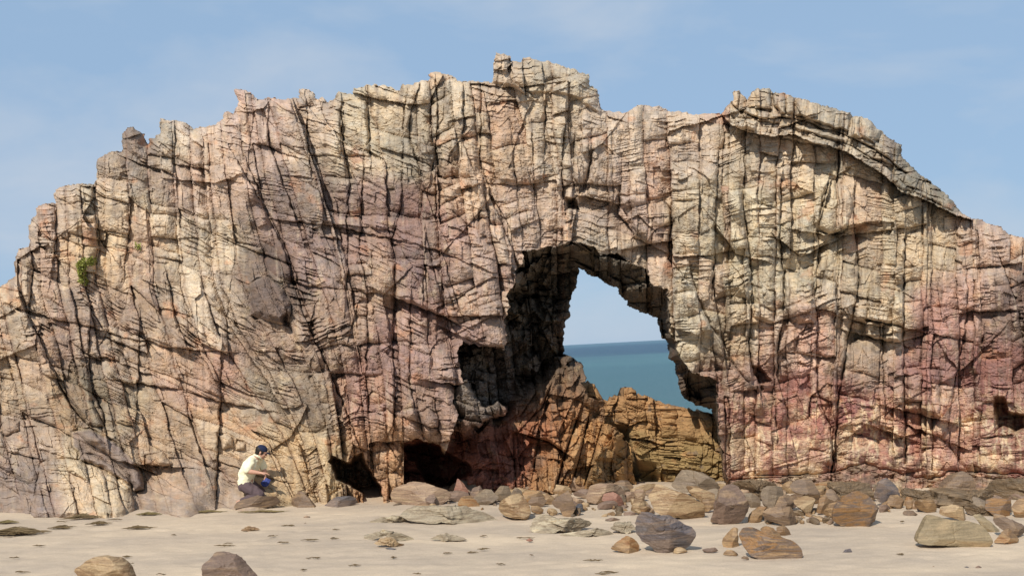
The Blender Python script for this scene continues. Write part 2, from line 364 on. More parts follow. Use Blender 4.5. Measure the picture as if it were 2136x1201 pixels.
FAN = z('p', 290, 400, 380, 365, 560, 372, 700, 422, 850, 502, 930, 560, 965, 720, 960, 800, 210, 800, 250, 640)
STRI = z('G', 165, 240, 250, 200, 340, 260, 392, 350, 380, 480, 320, 465, 160, 420)
OVER = [(945, 700), (1000, 640), (1048, 660), (1060, 700), (1062, 840), (1048, 872), (985, 890), (930, 930), (915, 880)]
SHELF = z('t', -260, 520, 480, 470, 700, 395, 800, 440, 1180, 520, 1300, 460, 1834, 480, 2200, 520, 2900, 640, 2900, 1100, -260, 1100)
BUTT = [(925, 960), (945, 915), (1000, 885), (1056, 862), (1062, 830), (1120, 800), (1150, 770), (1190, 750), (1235, 770), (1300, 830), (1360, 930), (1380, 1120), (870, 1120), (880, 1020)]
# prominent blocks standing proud: (polygon, height, edge radius px)
BLK = [(STRI, .28, 14), (CURVED, .16, 26), (CURV2, .16, 9), (CURV3, .13, 8), (FAN, .26, 16), (z('D', 1130, 640, 1160, 600, 1250, 640, 1280, 730, 1240, 880, 1160, 905, 1090, 880, 1095, 800), .28, 18), (z('D', 600, 110, 690, 150, 720, 250, 620, 290, 560, 270), .1, 8), (z('D', 740, 85, 812, 88, 832, 212, 735, 202), .22, 5), (z('D', 840, 112, 900, 112, 905, 232, 880, 238, 835, 180), .24, 5), (z('D', 908, 130, 955, 140, 958, 236, 910, 232), .2, 5),
       (z('D', 965, 140, 1270, 222, 1256, 332, 1170, 312, 960, 240), .26, 5), (z('D', 1276, 252, 1312, 240, 1322, 372, 1266, 356), .26, 5), (z('D', 1326, 252, 1450, 322, 1402, 396, 1320, 362), .28, 8), (z('D', 750, 212, 880, 242, 870, 292, 745, 270), .2, 5), (z('D', 620, 250, 742, 276, 736, 328, 625, 306), .32, 5),
       (z('D', 950, 280, 1250, 372, 1240, 395, 945, 322), .2, 5), (z('D', 890, 332, 1140, 392, 1130, 418, 880, 368), .16, 4), (z('E', 500, 250, 580, 300, 600, 390, 490, 350), .2, 6), (z('E', 600, 400, 760, 470, 750, 550, 640, 520, 590, 470), .14, 6), (z('E', 765, 480, 940, 600, 930, 640, 850, 600, 755, 555), .16, 6),
       (z('I', 900, 30, 1060, 100, 1070, 330, 940, 330, 900, 240), .22, 8), (z('I', 500, 0, 700, 0, 700, 200, 620, 170, 500, 200), .15, 14), (z('I', 730, 130, 840, 160, 845, 330, 730, 300), .12, 6), (z('J', 440, 290, 640, 325, 640, 410, 550, 400, 440, 370), .28, 6),
       (z('J', 380, 210, 450, 230, 445, 300, 378, 285), .22, 6), (z('J', 668, 560, 850, 560, 860, 825, 680, 790), .24, 10), (z('J', 460, 80, 650, 140, 650, 320, 460, 280), .15, 8), (z('G', 975, 30, 1130, 60, 1250, 240, 1330, 470, 1250, 430, 1080, 370, 970, 320), .1, 10),
       (z('B', 480, 370, 660, 330, 670, 600, 490, 600), .08, 6), (z('B', 690, 300, 810, 290, 830, 600, 690, 600), .12, 6), (z('B', 1050, 490, 1130, 500, 1180, 660, 1090, 620), .14, 10), (z('C', 45, 790, 120, 770, 220, 860, 235, 1060, 150, 990, 60, 850), .12, 12),
       (z('C', 270, 960, 340, 970, 365, 1120, 270, 1090), .12, 12), (z('C', 800, 520, 890, 510, 885, 680, 840, 830, 790, 780), .16, 12), (z('C', 1050, 880, 1190, 870, 1230, 960, 1220, 1150, 1120, 1060), .12, 8), (z('C', 880, 560, 1000, 520, 1010, 900, 880, 870), .06, 8),
       (z('r', 975, 90, 1080, 60, 1110, 0, 1180, -60, 1320, -40, 1370, 20, 1310, 140, 1250, 210, 1200, 210, 1100, 190, 1000, 150), .25, 22), (z('r', 1300, 330, 1380, 90, 1450, 110, 1400, 350, 1320, 380), .12, 8), (z('r', 1500, 350, 1590, 120, 1710, 190, 1650, 390, 1500, 370), .2, 8),
       (z('r', -20, 270, 60, 250, 120, 330, 110, 430, 50, 460, -30, 440), .18, 20), (z('r', 165, 400, 190, 375, 230, 410, 300, 530, 240, 560, 180, 460), .3, 14), (z('r', 260, 40, 330, 0, 390, 70, 390, 170, 330, 235, 280, 190), .2, 16), (z('r', 80, 30, 230, 0, 280, 180, 210, 230, 100, 150), .15, 16),
       (z('H', 140, 890, 250, 800, 420, 870, 420, 1000, 300, 1050, 200, 1080, 140, 1000), .2, 10), (z('H', 580, 880, 690, 820, 715, 870, 690, 960, 600, 970), .2, 6), (z('F', 1215, 920, 1290, 930, 1300, 990, 1240, 1005), .14, 12), (z('F', 1320, 960, 1370, 970, 1365, 1010, 1310, 1010), .1, 8),
       (z('F', 815, 1040, 900, 1020, 960, 1090, 900, 1105, 810, 1095), .15, 10), (z('F', 40, 840, 110, 850, 105, 900, 30, 930, 0, 900), .15, 12), (z('A', 310, 650, 520, 630, 525, 710, 330, 740), .1, 14), (z('F', 280, 545, 380, 570, 500, 640, 510, 740, 580, 880, 490, 870, 330, 650), .14, 6)]
DPT = [(-300, 700, 18.2), (-300, 1060, 17.4), (0, 620, 18.3), (0, 800, 17.8), (0, 1050, 17.3), (100, 450, 18.3), (100, 700, 17.5), (150, 1040, 16.9), (300, 280, 18.7), (300, 500, 18.1), (300, 800, 17.4), (300, 1050, 17.1), (500, 200, 18.9), (500, 400, 18.2),
       (500, 700, 17.5), (500, 1050, 17.3), (700, 200, 18.4), (700, 450, 17.8), (700, 700, 17.2), (700, 950, 17.1), (850, 180, 18.2), (850, 400, 17.7), (850, 600, 17.1), (850, 800, 16.6), (850, 920, 16.7), (1000, 170, 18.2), (1000, 350, 17.7), (1000, 600, 16.9),
       (1000, 750, 16.5), (1000, 870, 16.5), (1130, 120, 18.3), (1130, 300, 17.8), (1150, 480, 17.5), (1300, 240, 18.3), (1300, 400, 17.8), (1300, 530, 17.5), (1450, 240, 18.4), (1450, 450, 17.8), (1450, 700, 17.6), (1500, 850, 17.8), (1520, 1000, 17.9),
       (1600, 190, 18.6), (1650, 400, 18.0), (1650, 700, 17.7), (1650, 1010, 17.8), (1850, 300, 18.8), (1850, 500, 18.1), (1850, 800, 17.6), (1850, 1010, 17.7), (2050, 460, 18.6), (2050, 700, 17.8), (2050, 1010, 17.6), (2400, 600, 18.5), (2400, 1010, 17.5)]
BPT = [(700, 1000, 18.6), (850, 930, 18.3), (870, 1000, 18.2), (930, 900, 18.5), (950, 1000, 17.5), (1000, 920, 18.0), (1000, 1020, 17.3), (1075, 850, 18.2), (1075, 1010, 17.4), (1150, 790, 18.2), (1150, 900, 17.7), (1150, 1020, 17.4), (1230, 790, 18.5), (1230, 850, 18.0),
       (1230, 1020, 17.6), (1300, 910, 18.3), (1310, 1020, 18.2), (1360, 1020, 18.5)]
# the face stone's own colour, region by region (as it looks in sun)
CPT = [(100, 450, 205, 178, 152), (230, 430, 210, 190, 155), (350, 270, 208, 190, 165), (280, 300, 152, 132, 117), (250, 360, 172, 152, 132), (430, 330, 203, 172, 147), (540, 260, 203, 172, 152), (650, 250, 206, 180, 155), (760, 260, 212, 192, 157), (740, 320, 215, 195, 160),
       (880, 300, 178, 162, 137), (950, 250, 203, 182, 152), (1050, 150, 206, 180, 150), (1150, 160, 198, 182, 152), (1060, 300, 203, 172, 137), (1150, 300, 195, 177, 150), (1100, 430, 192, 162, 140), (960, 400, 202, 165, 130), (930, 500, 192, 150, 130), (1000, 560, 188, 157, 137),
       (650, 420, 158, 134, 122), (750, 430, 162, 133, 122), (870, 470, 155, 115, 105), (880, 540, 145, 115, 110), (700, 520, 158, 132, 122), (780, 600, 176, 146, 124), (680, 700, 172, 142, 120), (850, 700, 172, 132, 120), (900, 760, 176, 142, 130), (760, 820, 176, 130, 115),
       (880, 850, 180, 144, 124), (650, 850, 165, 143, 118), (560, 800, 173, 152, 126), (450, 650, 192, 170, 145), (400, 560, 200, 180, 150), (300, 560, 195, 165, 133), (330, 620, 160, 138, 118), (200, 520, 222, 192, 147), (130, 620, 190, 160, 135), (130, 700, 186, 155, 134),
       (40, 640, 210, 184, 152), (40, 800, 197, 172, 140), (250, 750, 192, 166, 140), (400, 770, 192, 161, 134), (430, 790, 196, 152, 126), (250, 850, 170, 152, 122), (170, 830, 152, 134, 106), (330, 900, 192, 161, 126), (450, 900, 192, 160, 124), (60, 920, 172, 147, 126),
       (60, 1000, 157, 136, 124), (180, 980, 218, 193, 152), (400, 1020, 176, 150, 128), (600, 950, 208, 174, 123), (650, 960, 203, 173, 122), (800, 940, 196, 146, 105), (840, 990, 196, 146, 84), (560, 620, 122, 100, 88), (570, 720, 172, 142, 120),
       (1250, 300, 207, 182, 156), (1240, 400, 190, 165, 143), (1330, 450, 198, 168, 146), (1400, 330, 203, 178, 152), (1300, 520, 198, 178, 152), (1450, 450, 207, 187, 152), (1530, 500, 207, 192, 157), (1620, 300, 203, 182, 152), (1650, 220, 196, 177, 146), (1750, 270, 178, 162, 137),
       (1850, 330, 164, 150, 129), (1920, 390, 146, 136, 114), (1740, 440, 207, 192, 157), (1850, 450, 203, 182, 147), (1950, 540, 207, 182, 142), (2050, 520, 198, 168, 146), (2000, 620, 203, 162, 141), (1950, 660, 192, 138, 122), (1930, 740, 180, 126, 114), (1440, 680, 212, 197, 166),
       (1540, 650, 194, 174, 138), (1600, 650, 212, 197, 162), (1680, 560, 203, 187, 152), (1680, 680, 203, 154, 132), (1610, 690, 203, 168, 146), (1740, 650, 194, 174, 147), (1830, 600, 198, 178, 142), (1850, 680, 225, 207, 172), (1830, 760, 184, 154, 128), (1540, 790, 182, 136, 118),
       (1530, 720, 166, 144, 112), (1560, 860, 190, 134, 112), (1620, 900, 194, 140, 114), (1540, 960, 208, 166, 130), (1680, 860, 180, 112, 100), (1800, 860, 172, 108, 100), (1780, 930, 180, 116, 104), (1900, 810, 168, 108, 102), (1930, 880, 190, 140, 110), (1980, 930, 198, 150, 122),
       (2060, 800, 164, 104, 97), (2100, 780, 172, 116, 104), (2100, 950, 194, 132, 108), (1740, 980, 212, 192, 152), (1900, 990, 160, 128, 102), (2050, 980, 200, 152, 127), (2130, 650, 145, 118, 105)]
CIN = [(1140, 600, 132, 122, 108), (1300, 580, 118, 108, 94), (1450, 800, 112, 100, 86), (1150, 700, 130, 119, 105), (1160, 840, 200, 136, 82), (1120, 900, 190, 124, 84), (1070, 930, 172, 100, 78), (1000, 960, 176, 108, 86), (1220, 900, 194, 146, 86), (1250, 960, 196, 152, 92), (1170, 980, 190, 142, 90), (1000, 840, 132, 122, 112), (1080, 780, 134, 122, 110), (1100, 640, 146, 134, 118),  # buttress's own colours; ceiling and jamb darkened, part dark stone, part painted shade
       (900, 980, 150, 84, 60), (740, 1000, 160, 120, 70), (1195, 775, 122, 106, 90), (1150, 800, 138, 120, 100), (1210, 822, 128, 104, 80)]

# ------------------------------------------------------------------ the arch as one relief of real depth
STEP = 1.4
def coarse_field(pts, U, V, sig, nch):
    """smooth regional interpolation on a coarse lattice, then bilinear"""
    u0, u1, v0, v1 = U.min(), U.max(), V.min(), V.max()
    gu = np.arange(u0, u1 + 24, 12); gv = np.arange(v0, v1 + 24, 12)
    GU, GV = np.meshgrid(gu, gv)
    P = np.array(pts, np.float64)
    num = np.zeros(GU.shape + (nch,)); den = np.zeros(GU.shape)
    for p in P:
        d2 = (GU - p[0]) ** 2 + (GV - p[1]) ** 2
        w = np.exp(-d2 / (2 * sig * sig)) + 1e-3 / (1 + (d2 / (sig * sig)) ** 1.5)
        num += w[..., None] * p[2:2 + nch]; den += w
    return gu, gv, num / den[..., None]
def bilerp(f, U, V):
    gu, gv, A = f
    x = np.clip((U - gu[0]) / 12, 0, len(gu) - 1.001); y = np.clip((V - gv[0]) / 12, 0, len(gv) - 1.001)
    i = x.astype(int); j = y.astype(int); fx = (x - i)[..., None]; fy = (y - j)[..., None]
    return (A[j, i] * (1 - fx) + A[j, i + 1] * fx) * (1 - fy) + (A[j + 1, i] * (1 - fx) + A[j + 1, i + 1] * fx) * fy
def box(U, V, pts, m, us, vs):
    a = np.array(pts)
    i0 = max(0, np.searchsorted(us, a[:, 0].min() - m)); i1 = np.searchsorted(us, a[:, 0].max() + m)
    j0 = max(0, np.searchsorted(vs, a[:, 1].min() - m)); j1 = np.searchsorted(vs, a[:, 1].max() + m)
    return (slice(j0, j1), slice(i0, i1))
def signed(U, V, pts):
    d, _ = seg_dist(U, V, pts, True)
    return np.where(inside(U, V, pts), d, -d)

def rock_layers(U, V, lean, dip, S, amp=1.0, seed=0, lam=1.0):
    """blocks, facets, laminae: returns depth change (metres, minus is nearer), colour mixes"""
    wu = U + 9 * fbm(U / 110, V / 150, 3 + seed, 3) + 2.2 * noise2(U / 17, V / 23, 5 + seed)
    wv = V + 8 * fbm(U / 130, V / 90, 9 + seed, 3) + 1.8 * noise2(U / 21, V / 15, 6 + seed)
    s = wu - lean; t = wv - dip * wu
    h = np.zeros(U.shape, np.float32)
    a1 = joints(s, t, 128 * S, 210 * S, 101 + seed, 0.5)
    h += amp * (-0.22 * a1['off'] - 0.11 * a1['offc'] - 0.13 * a1['tx'] * a1['ls'] - 0.09 * a1['ty'] * a1['lt'])
    FN = 1.25
    br = np.clip(0.34 + 1.0 * noise2(U / 34, V / 46, 19 + seed) + 0.6 * noise2(U / 11, V / 13, 20 + seed), 0.0, 1.15)     # joints open and close
    h -= amp * 0.085 * (1 - a1['ls'] ** 2) * (1 - a1['lt'] ** 6)
    h += amp * br * (0.09 * a1['ss'] ** 2 * groove(a1['ds'], 3.0) + 0.09 * a1['st'] ** 3 * groove(a1['dt'], 2.8))
    h += amp * 0.10 * np.exp(-np.minimum(a1['ds'], a1['dt']) / 11)
    a2 = joints(s + 13, t, 47 * S, 70 * S, 211 + seed, 0.7)
    h += amp * (-0.11 * a2['off'] - 0.05 * a2['offc'] - 0.085 * a2['tx'] * a2['ls'] - 0.085 * a2['ty'] * a2['lt'])
    h -= amp * 0.060 * (1 - a2['ls'] ** 2) * (1 - a2['lt'] ** 4)
    h += amp * br * (0.055 * a2['ss'] ** 2 * groove(a2['ds'], 2.4) + 0.06 * a2['st'] ** 2 * groove(a2['dt'], 2.3))
    h += amp * 0.065 * np.exp(-np.minimum(a2['ds'], a2['dt']) / 7)
    a3 = joints(s + 5, t + 0.1 * s, 21 * S, 25 * S, 307 + seed, 1.0)
    k3 = sstep(-0.25, 0.35, fbm(U / 90, V / 70, 41 + seed, 3))
    h += FN * amp * (0.35 + 0.65 * k3) * (-0.042 * a3['off'] - 0.022 * a3['offc'] - 0.036 * a3['ty'] * a3['lt'])
    h += 0.6 * br * amp * (0.35 + 0.65 * k3) * (0.06 * a3['ss'] ** 2 * groove(a3['ds'], 1.9) + 0.055 * a3['st'] ** 2 * groove(a3['dt'], 1.9))
    # laminae: many thin ledges across a column
    a4 = joints(s + 31, t + 3 * noise2(U / 40, V / 40, 8 + seed), 66 * S, 9.5 * S, 401 + seed, 0.8, 0.8)
    k4 = sstep(-0.05, 0.4, fbm(U / 75, V / 60, 53 + seed, 3) + 0.25 * (a2['rnd'] - 0.5))
    h += 1.25 * lam * amp * k4 * (-0.021 * a4['off'] - 0.024 * a4['lt'] + 0.014 * br * a4['st'] * groove(a4['dt'], 1.9))
    # oblique fracture facets
    f1, e1, r1 = facets(s * 0.9 + 0.35 * t, t, 100 * S, 120 * S, 77 + seed)
    h += amp * (0.21 * f1 + 0.05 * br * r1 ** 3 * groove(e1, 0.035))
    f2, e2, r2 = facets(s, t * 0.8 - 0.3 * s, 34 * S, 40 * S, 87 + seed)
    k5 = sstep(-0.2, 0.4, fbm(U / 100, V / 100, 61 + seed, 3))
    h += amp * (0.4 + 0.6 * k5) * (0.07 * f2 + 0.045 * br * r2 ** 2 * groove(e2, 0.05))
    h += amp * (0.05 * fbm(U / 60, V / 60, 71 + seed, 4) + 0.030 * fbm(U / 10, V / 7, 73 + seed, 3) + 0.012 * noise2(U / 3.4, V / 2.8, 74 + seed))
    f3, e3, r3 = facets(s + 0.2 * t, t, 15 * S, 16 * S, 93 + seed)
    h += amp * (0.3 + 0.7 * np.clip(k5 + 0.4 * k3, 0, 1)) * (0.030 * f3 + 0.030 * r3 ** 2 * br * groove(e3, 0.11))
    mixn = 0.10 * (r3 - 0.5) + 0.05 * (a1['col'] - 0.5) + 0.13 * (a2['col'] - 0.5) + 0.07 * (a3['col'] - 0.5) + 0.05 * (a4['rnd'] - 0.5) * k4
    joint = np.maximum(a1['ss'] * groove(a1['ds'], 8), a2['ss'] * groove(a2['ds'], 5))
    return h, mixn, a1, a2, joint

us = np.arange(-340, 2461, STEP); vs = np.arange(104, 1112, STEP)
U, V = np.meshgrid(us.astype(np.float32), vs.astype(np.float32))
JU = U + 1.6 * noise2(U / 6, V / 6, 901) + 1.5 * noise2(U / 14, V / 14, 902); JV = V + 1.6 * noise2(U / 6, V / 6, 903) + 1.5 * noise2(U / 15, V / 15, 904)
solid = inside(JU, JV, SIL)
bb = box(U, V, APE, 6, us, vs)
ape_in = np.zeros(U.shape, bool); ape_in[bb] = inside(JU[bb], JV[bb], APE)
solid &= ~ape_in
D = bilerp(coarse_field(DPT, U, V, 95, 1), U, V)[..., 0].astype(np.float32)
lean_k = np.interp(us, [-300, 0, 250, 420, 560, 680, 760, 850, 940, 1060, 1180, 1400, 1700, 2136, 2460], [.08, .05, .02, .08, .28, .3, .16, .03, .12, .16, .03, .02, -.03, .03, .03])
low_left = (sstep(540, 720, V) * sstep(760, 600, U)).astype(np.float32)
lean = (lean_k[None, :] * (V - 550) + 0.22 * np.maximum(V - 600, 0) * sstep(760, 600, U)).astype(np.float32)
dip = np.interp(us, [-300, 0, 500, 900, 1200, 1600, 2136], [.26, .28, .30, .28, .18, .14, .1])[None, :].astype(np.float32) * np.ones_like(V) + 0.10 * low_left
ampl = np.interp(us, [-300, 0, 300, 480, 620, 760, 1000, 1300, 1500, 1900, 2400], [.85, .8, .68, .62, .72, .78, .85, .75, .72, .72, .75])[None, :] * np.ones_like(V) + 0.10 * low_left
ampl = ampl * (1 - 0.35 * sstep(620, 900, V) * (U < 700)) * (1 - 0.25 * sstep(860, 960, V) * (U > 1480))
# sea-smoothed stone along the foot at the left
smooth_foot = sstep(-10, 34, signed(U + 8 * noise2(U / 30, V / 30, 49), V + 8 * noise2(U / 30, V / 30, 50), z('p', 945, 610, 1040, 465, 1200, 505, 1400, 560, 1560, 640, 1900, 690, 1900, 900, 945, 900))) + sstep(-10, 34, signed(U + 8 * noise2(U / 30, V / 30, 51), V, z('p', -900, 480, 100, 500, 280, 640, 240, 900, -900, 900)))
smooth_foot = np.clip(smooth_foot, 0, 1)
ampl = ampl * (1 - 0.7 * smooth_foot) * (1 - 0.7 * sstep(-4, 10, signed(U, V, CURVED)))
lamb = np.ones_like(V)
for (x_, y_, rx_, ry_, k_) in ((290, 690, 300, 75, 1.6), (750, 740, 260, 170, 1.5), (1680, 590, 60, 110, 2.0), (1580, 420, 90, 120, .8), (570, 620, 60, 80, 3), (1050, 820, 90, 90, 1.2), (280, 330, 90, 90, 1.2), (600, 280, 90, 80, 1.2), (1470, 700, 80, 120, .8)):
    lamb += k_ * np.exp(-((U - x_) / rx_) ** 2 - ((V - y_) / ry_) ** 2)
L, mixn, a1, a2, joint = rock_layers(U, V, lean, dip, 1.0, lam=lamb)
rim_in = inside(U + 4 * noise2(U / 12, V / 12, 55), V + 4 * noise2(U / 12, V / 12, 56), RIM)
# crest rounds away from the camera, so the top edge has thickness
ds = np.full(U.shape, 60.0, np.float32)
top = V < 780
dtop, _ = seg_dist(U[::3, ::3], V[::3, ::3], SIL[1:-1])
def upsample(A, k, shape):
    j = np.arange(shape[0]) / k; i = np.arange(shape[1]) / k
    j0 = np.minimum(j.astype(int), A.shape[0] - 2); i0 = np.minimum(i.astype(int), A.shape[1] - 2)
    fj = (j - j0)[:, None]; fi = (i - i0)[None, :]
    return ((A[j0][:, i0] * (1 - fi) + A[j0][:, i0 + 1] * fi) * (1 - fj) + (A[j0 + 1][:, i0] * (1 - fi) + A[j0 + 1][:, i0 + 1] * fi) * fj).astype(np.float32)
ds = upsample(dtop, 3, U.shape)
D += 0.42 * np.exp(-ds / 9.0)
D += ampl * L
D -= (0.75 * np.clip((V - 940) / 115, 0, 1.3) ** 1.5 * (0.75 + 0.6 * noise2(U / 90, V / 300, 48)) * sstep(720, 560, U) + 0.12 * smooth_foot * np.clip((V - 985) / 60, 0, 1.4)).astype(np.float32)
for pts, w, dep, step in CR:
    b = box(U, V, pts, 70, us, vs)
    uu = U[b] + 3.0 * noise2(U[b] / 18, V[b] / 18, 31); vv = V[b] + 3.0 * noise2(U[b] / 18, V[b] / 18, 32)
    d, sd = seg_dist(uu, vv, pts)
    var = np.clip(0.45 + 0.9 * noise2(U[b] / 38, V[b] / 38, 33) + 0.5 * noise2(U[b] / 13, V[b] / 13, 34), 0.06, 1.1)
    D[b] += dep * 0.34 * var * groove(d, w * (0.34 + 0.5 * var)) + 0.05 * np.exp(-d / 7)
    if step: D[b] += -step * 1.25 * np.clip(0.7 + 0.9 * noise2(U[b] / 45, V[b] / 45, 47), 0, 1.4) * np.sign(sd) * np.exp(-(d / 42.0) ** 2) * np.where(sd > 0, 1, 0.4)
for poly, h, r in BLK:
    b = box(U, V, poly, 12, us, vs)
    uu = U[b] + 2.5 * noise2(U[b] / 14, V[b] / 14, 35); vv = V[b] + 2.5 * noise2(U[b] / 14, V[b] / 14, 36)
    sd = signed(uu, vv, poly)
    D[b] -= h * np.sqrt(np.clip(sd / r, 0, 1)) * 0.9
    D[b] += 0.07 * groove(np.abs(sd + 1.5), 3.2) * np.clip(0.5 + noise2(U[b] / 22, V[b] / 22, 46), 0, 1.2)
# cap slabs overhang the face
b = box(U, V, CAP, 20, us, vs)
sd = signed(U[b] + 2 * noise2(U[b] / 10, V[b] / 10, 37), V[b] + 2 * noise2(U[b] / 10, V[b] / 10, 38), CAP)
dl, _ = seg_dist(U[b], V[b], CAP_LINE)
tcap = dl + 3 * noise2(U[b] / 60, V[b] / 60, 39)
cj1 = joints(U[b] + 0.4 * V[b], tcap, 30, 200, 71, 0.5); cj2 = joints(U[b] + 0.3 * V[b] + 40, tcap, 44, 200, 72, 0.5); cj3 = joints(U[b] + 0.2 * V[b] + 9, tcap, 50, 60, 73, 0.5)
D[b] += np.where(sd > 0, -0.42 + 0.006 * np.clip(tcap, 0, 60) + np.where(tcap < 14 + 4 * noise2(U[b] / 40, V[b] / 40, 40), 0.10 * cj1['off'], np.where(tcap < 34 + 6 * noise2(U[b] / 50, V[b] / 50, 43), 0.04 + 0.10 * cj2['off'], -0.06 + 0.07 * cj3['off']))
                 + 0.13 * groove(np.abs(tcap - 14 - 4 * noise2(U[b] / 40, V[b] / 40, 40)), 3.2) * (0.6 + 0.6 * noise2(U[b] / 25, V[b] / 25, 44)) + 0.2 * groove(np.abs(tcap - 34 - 6 * noise2(U[b] / 50, V[b] / 50, 43)), 4.5) * (0.7 + 0.6 * noise2(U[b] / 30, V[b] / 30, 45))
                 + 0.12 * cj3['ss'] * groove(cj3['ds'], 3.5) * (tcap > 34) + 0.10 * cj2['ss'] * groove(cj2['ds'], 3) * (tcap < 34) + 0.07 * np.exp(-cj3['ds'] / 7) * (tcap > 34), 0.12 * np.exp(np.minimum(sd, 0) / 8))
sd = signed(U, V, CREST); D += np.where(sd > 0, -0.14 * np.clip(sd / 6, 0, 1), 0)
sd = signed(U, V, OVER); D += np.where(sd > 0, -0.10 * np.clip(sd / 16, 0, 1), 0)
# dark shelf at the foot of the right pier steps out
sd = signed(U + 5 * noise2(U / 25, V / 25, 57), V + 4 * noise2(U / 20, V / 20, 58), SHELF)
shelf = sd > 0
D += np.where(shelf, -0.30 - 0.5 * sstep(10, 50, sd) + 0.09 * fbm(U / 14, V / 8, 59, 3), 0.2 * np.exp(np.minimum(sd, 0) / 6))
# opening: jamb and ceiling run back to the far edge, buttress stands inside
b = box(U, V, RIM, 8, us, vs)
u_, v_ = U[b], V[b]
dr, _ = seg_dist(u_, v_, RIM[1:-1]); da, _ = seg_dist(u_, v_, APE[:38] + APE[39:])
jl = sstep(1185, 1120, u_)
dr = dr + 46 * jl * sstep(560, 640, v_) * sstep(890, 850, v_)
tt = np.clip(dr / (dr + da + 1e-3), 0, 1)
front = 17.3
Lb, mb, b1, b2, _ = rock_layers(u_, v_, lean[b], dip[b] + .1, 0.8, 1.0, 500)
jl = sstep(1185, 1120, u_)
jamb = front * (1 - jl) + (16.62 + 0.0045 * np.clip(u_ - 960, 0, 220) + 0.06) * jl + 0.40 + 1.25 * tt ** 0.8 + 0.6 * sstep(1300, 1150, u_) * np.minimum(dr / 40, 1) * (1 - 0.5 * tt) + (1.6 + 1.0 * sstep(1260, 1180, u_) * (1 - sstep(1100, 1080, u_))) * Lb + 0.55 * jl * (1 - 0.8 * sstep(1100, 1080, u_) * sstep(660, 700, v_)) * (facets(u_ + 0.3 * v_, v_, 34, 46, 611)[0] + 0.8 * facets(u_ - 0.2 * v_, v_, 17, 24, 613)[0])
butt = bilerp(coarse_field(BPT, U, V, 55, 1), u_, v_)[..., 0] + 0.45 * Lb + 0.3 * L[b] + 0.26 * facets(u_ + 0.35 * (v_ - 950), v_, 52, 74, 621)[0] + 0.14 * facets(u_ + 0.3 * (v_ - 950), v_, 24, 30, 623)[0]
mbz = sstep(-14, 20, signed(u_ + 6 * noise2(u_ / 20, v_ / 20, 61), v_ + 6 * noise2(u_ / 20, v_ / 20, 62), BUTT))
inn = jamb * (1 - mbz) + butt * mbz
left_in = sstep(850, 700, u_); inn = inn * (1 - left_in) + (D[b] + 0.0) * left_in
extra = np.zeros_like(inn)
for pts, w, dep, step in CR:
    if np.array(pts)[:, 0].min() > 1050 and np.array(pts)[:, 1].min() > 790 and np.array(pts)[:, 0].max() < 1300:
        d, sd2 = seg_dist(u_, v_, pts)
        extra += 0.5 * dep * groove(d, w * 0.7) - 1.2 * step * np.sign(sd2) * np.exp(-(d / 30) ** 2) * 0.8
for poly, h, r in BLK:
    a = np.array(poly).mean(0)
    if 1050 < a[0] < 1300 and a[1] > 800:
        extra -= h * np.sqrt(np.clip(signed(u_, v_, poly) / r, 0, 1))
inn = inn + extra
wd = signed(u_ + 3 * noise2(u_ / 12, v_ / 12, 65), v_ + 3 * noise2(u_ / 12, v_ / 12, 66), WEDGE)
inn = np.where(wd > 0, 16.55 + 0.14 * np.exp(-wd / 5) + 0.9 * Lb + 0.22 * facets(u_, v_, 40, 44, 617)[0] + 0.0012 * (u_ - 960) + 0.003 * (v_ - 840), inn)
inn = np.maximum(inn, np.minimum(D[b] + 0.15, 20)) if False else inn
D[b] = np.where(rim_in[b] & (u_ > 842), inn, D[b])
inner = rim_in & (U > 842)
for poly, dep in CAVES:
    b = box(U, V, poly, 8, us, vs)
    sd = signed(U[b] + 3 * noise2(U[b] / 14, V[b] / 14, 63), V[b] + 3 * noise2(U[b] / 14, V[b] / 14, 64), poly)
    D[b] += dep * np.clip(sd / 10, 0, 1) ** 0.6
# ---- colour
cu = U + 16 * fbm(U / 50, V / 70, 801, 4); cv = V + 16 * fbm(U / 60, V / 50, 802, 4)
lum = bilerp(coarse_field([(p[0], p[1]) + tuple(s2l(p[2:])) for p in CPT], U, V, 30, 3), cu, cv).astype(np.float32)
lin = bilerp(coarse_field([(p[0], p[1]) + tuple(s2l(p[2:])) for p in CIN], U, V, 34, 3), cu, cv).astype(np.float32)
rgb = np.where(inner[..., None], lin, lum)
def blend(rgb, c, k): return rgb * (1 - k[..., None]) + s2l(c) * k[..., None]
o1 = fbm(U / 55, V / 45, 811, 4) + 0.35 * (a2['col'] - 0.5)
rgb = blend(rgb, (200, 125, 62), 0.55 * sstep(0.30, 0.55, o1) * (~inner))
o2 = fbm(U / 48 + 9, V / 60, 812, 4) + 0.3 * (a2['rnd'] - 0.5)
rgb = blend(rgb, (156, 110, 94), 0.26 * sstep(0.2, 0.5, o2) * np.interp(us, [0, 500, 900, 1300, 1500, 2100], [.5, .8, .9, .35, .6, .8])[None, :])
o3 = fbm(U / 38 + 4, V / 30, 813, 4)
rgb = blend(rgb, (218, 190, 142), 0.35 * sstep(0.28, 0.5, o3))
o4 = fbm(U / 44 + 14, V / 36, 814, 4) + 0.3 * (a1['rnd'] - 0.5)
rgb = blend(rgb, (112, 100, 92), 0.45 * sstep(0.26, 0.5, o4))
tint = np.array([s2l(c) for c in ((150, 138, 120), (162, 126, 110), (192, 152, 104), (214, 194, 160), (138, 116, 102), (186, 160, 128), (172, 130, 106), (200, 178, 146))], np.float32)
pk = (a2['rnd'] * 7.99).astype(int); kk = (0.10 + 0.34 * a2['col'] ** 2)[..., None] * np.where(inner, 0.3, 1.0)[..., None]
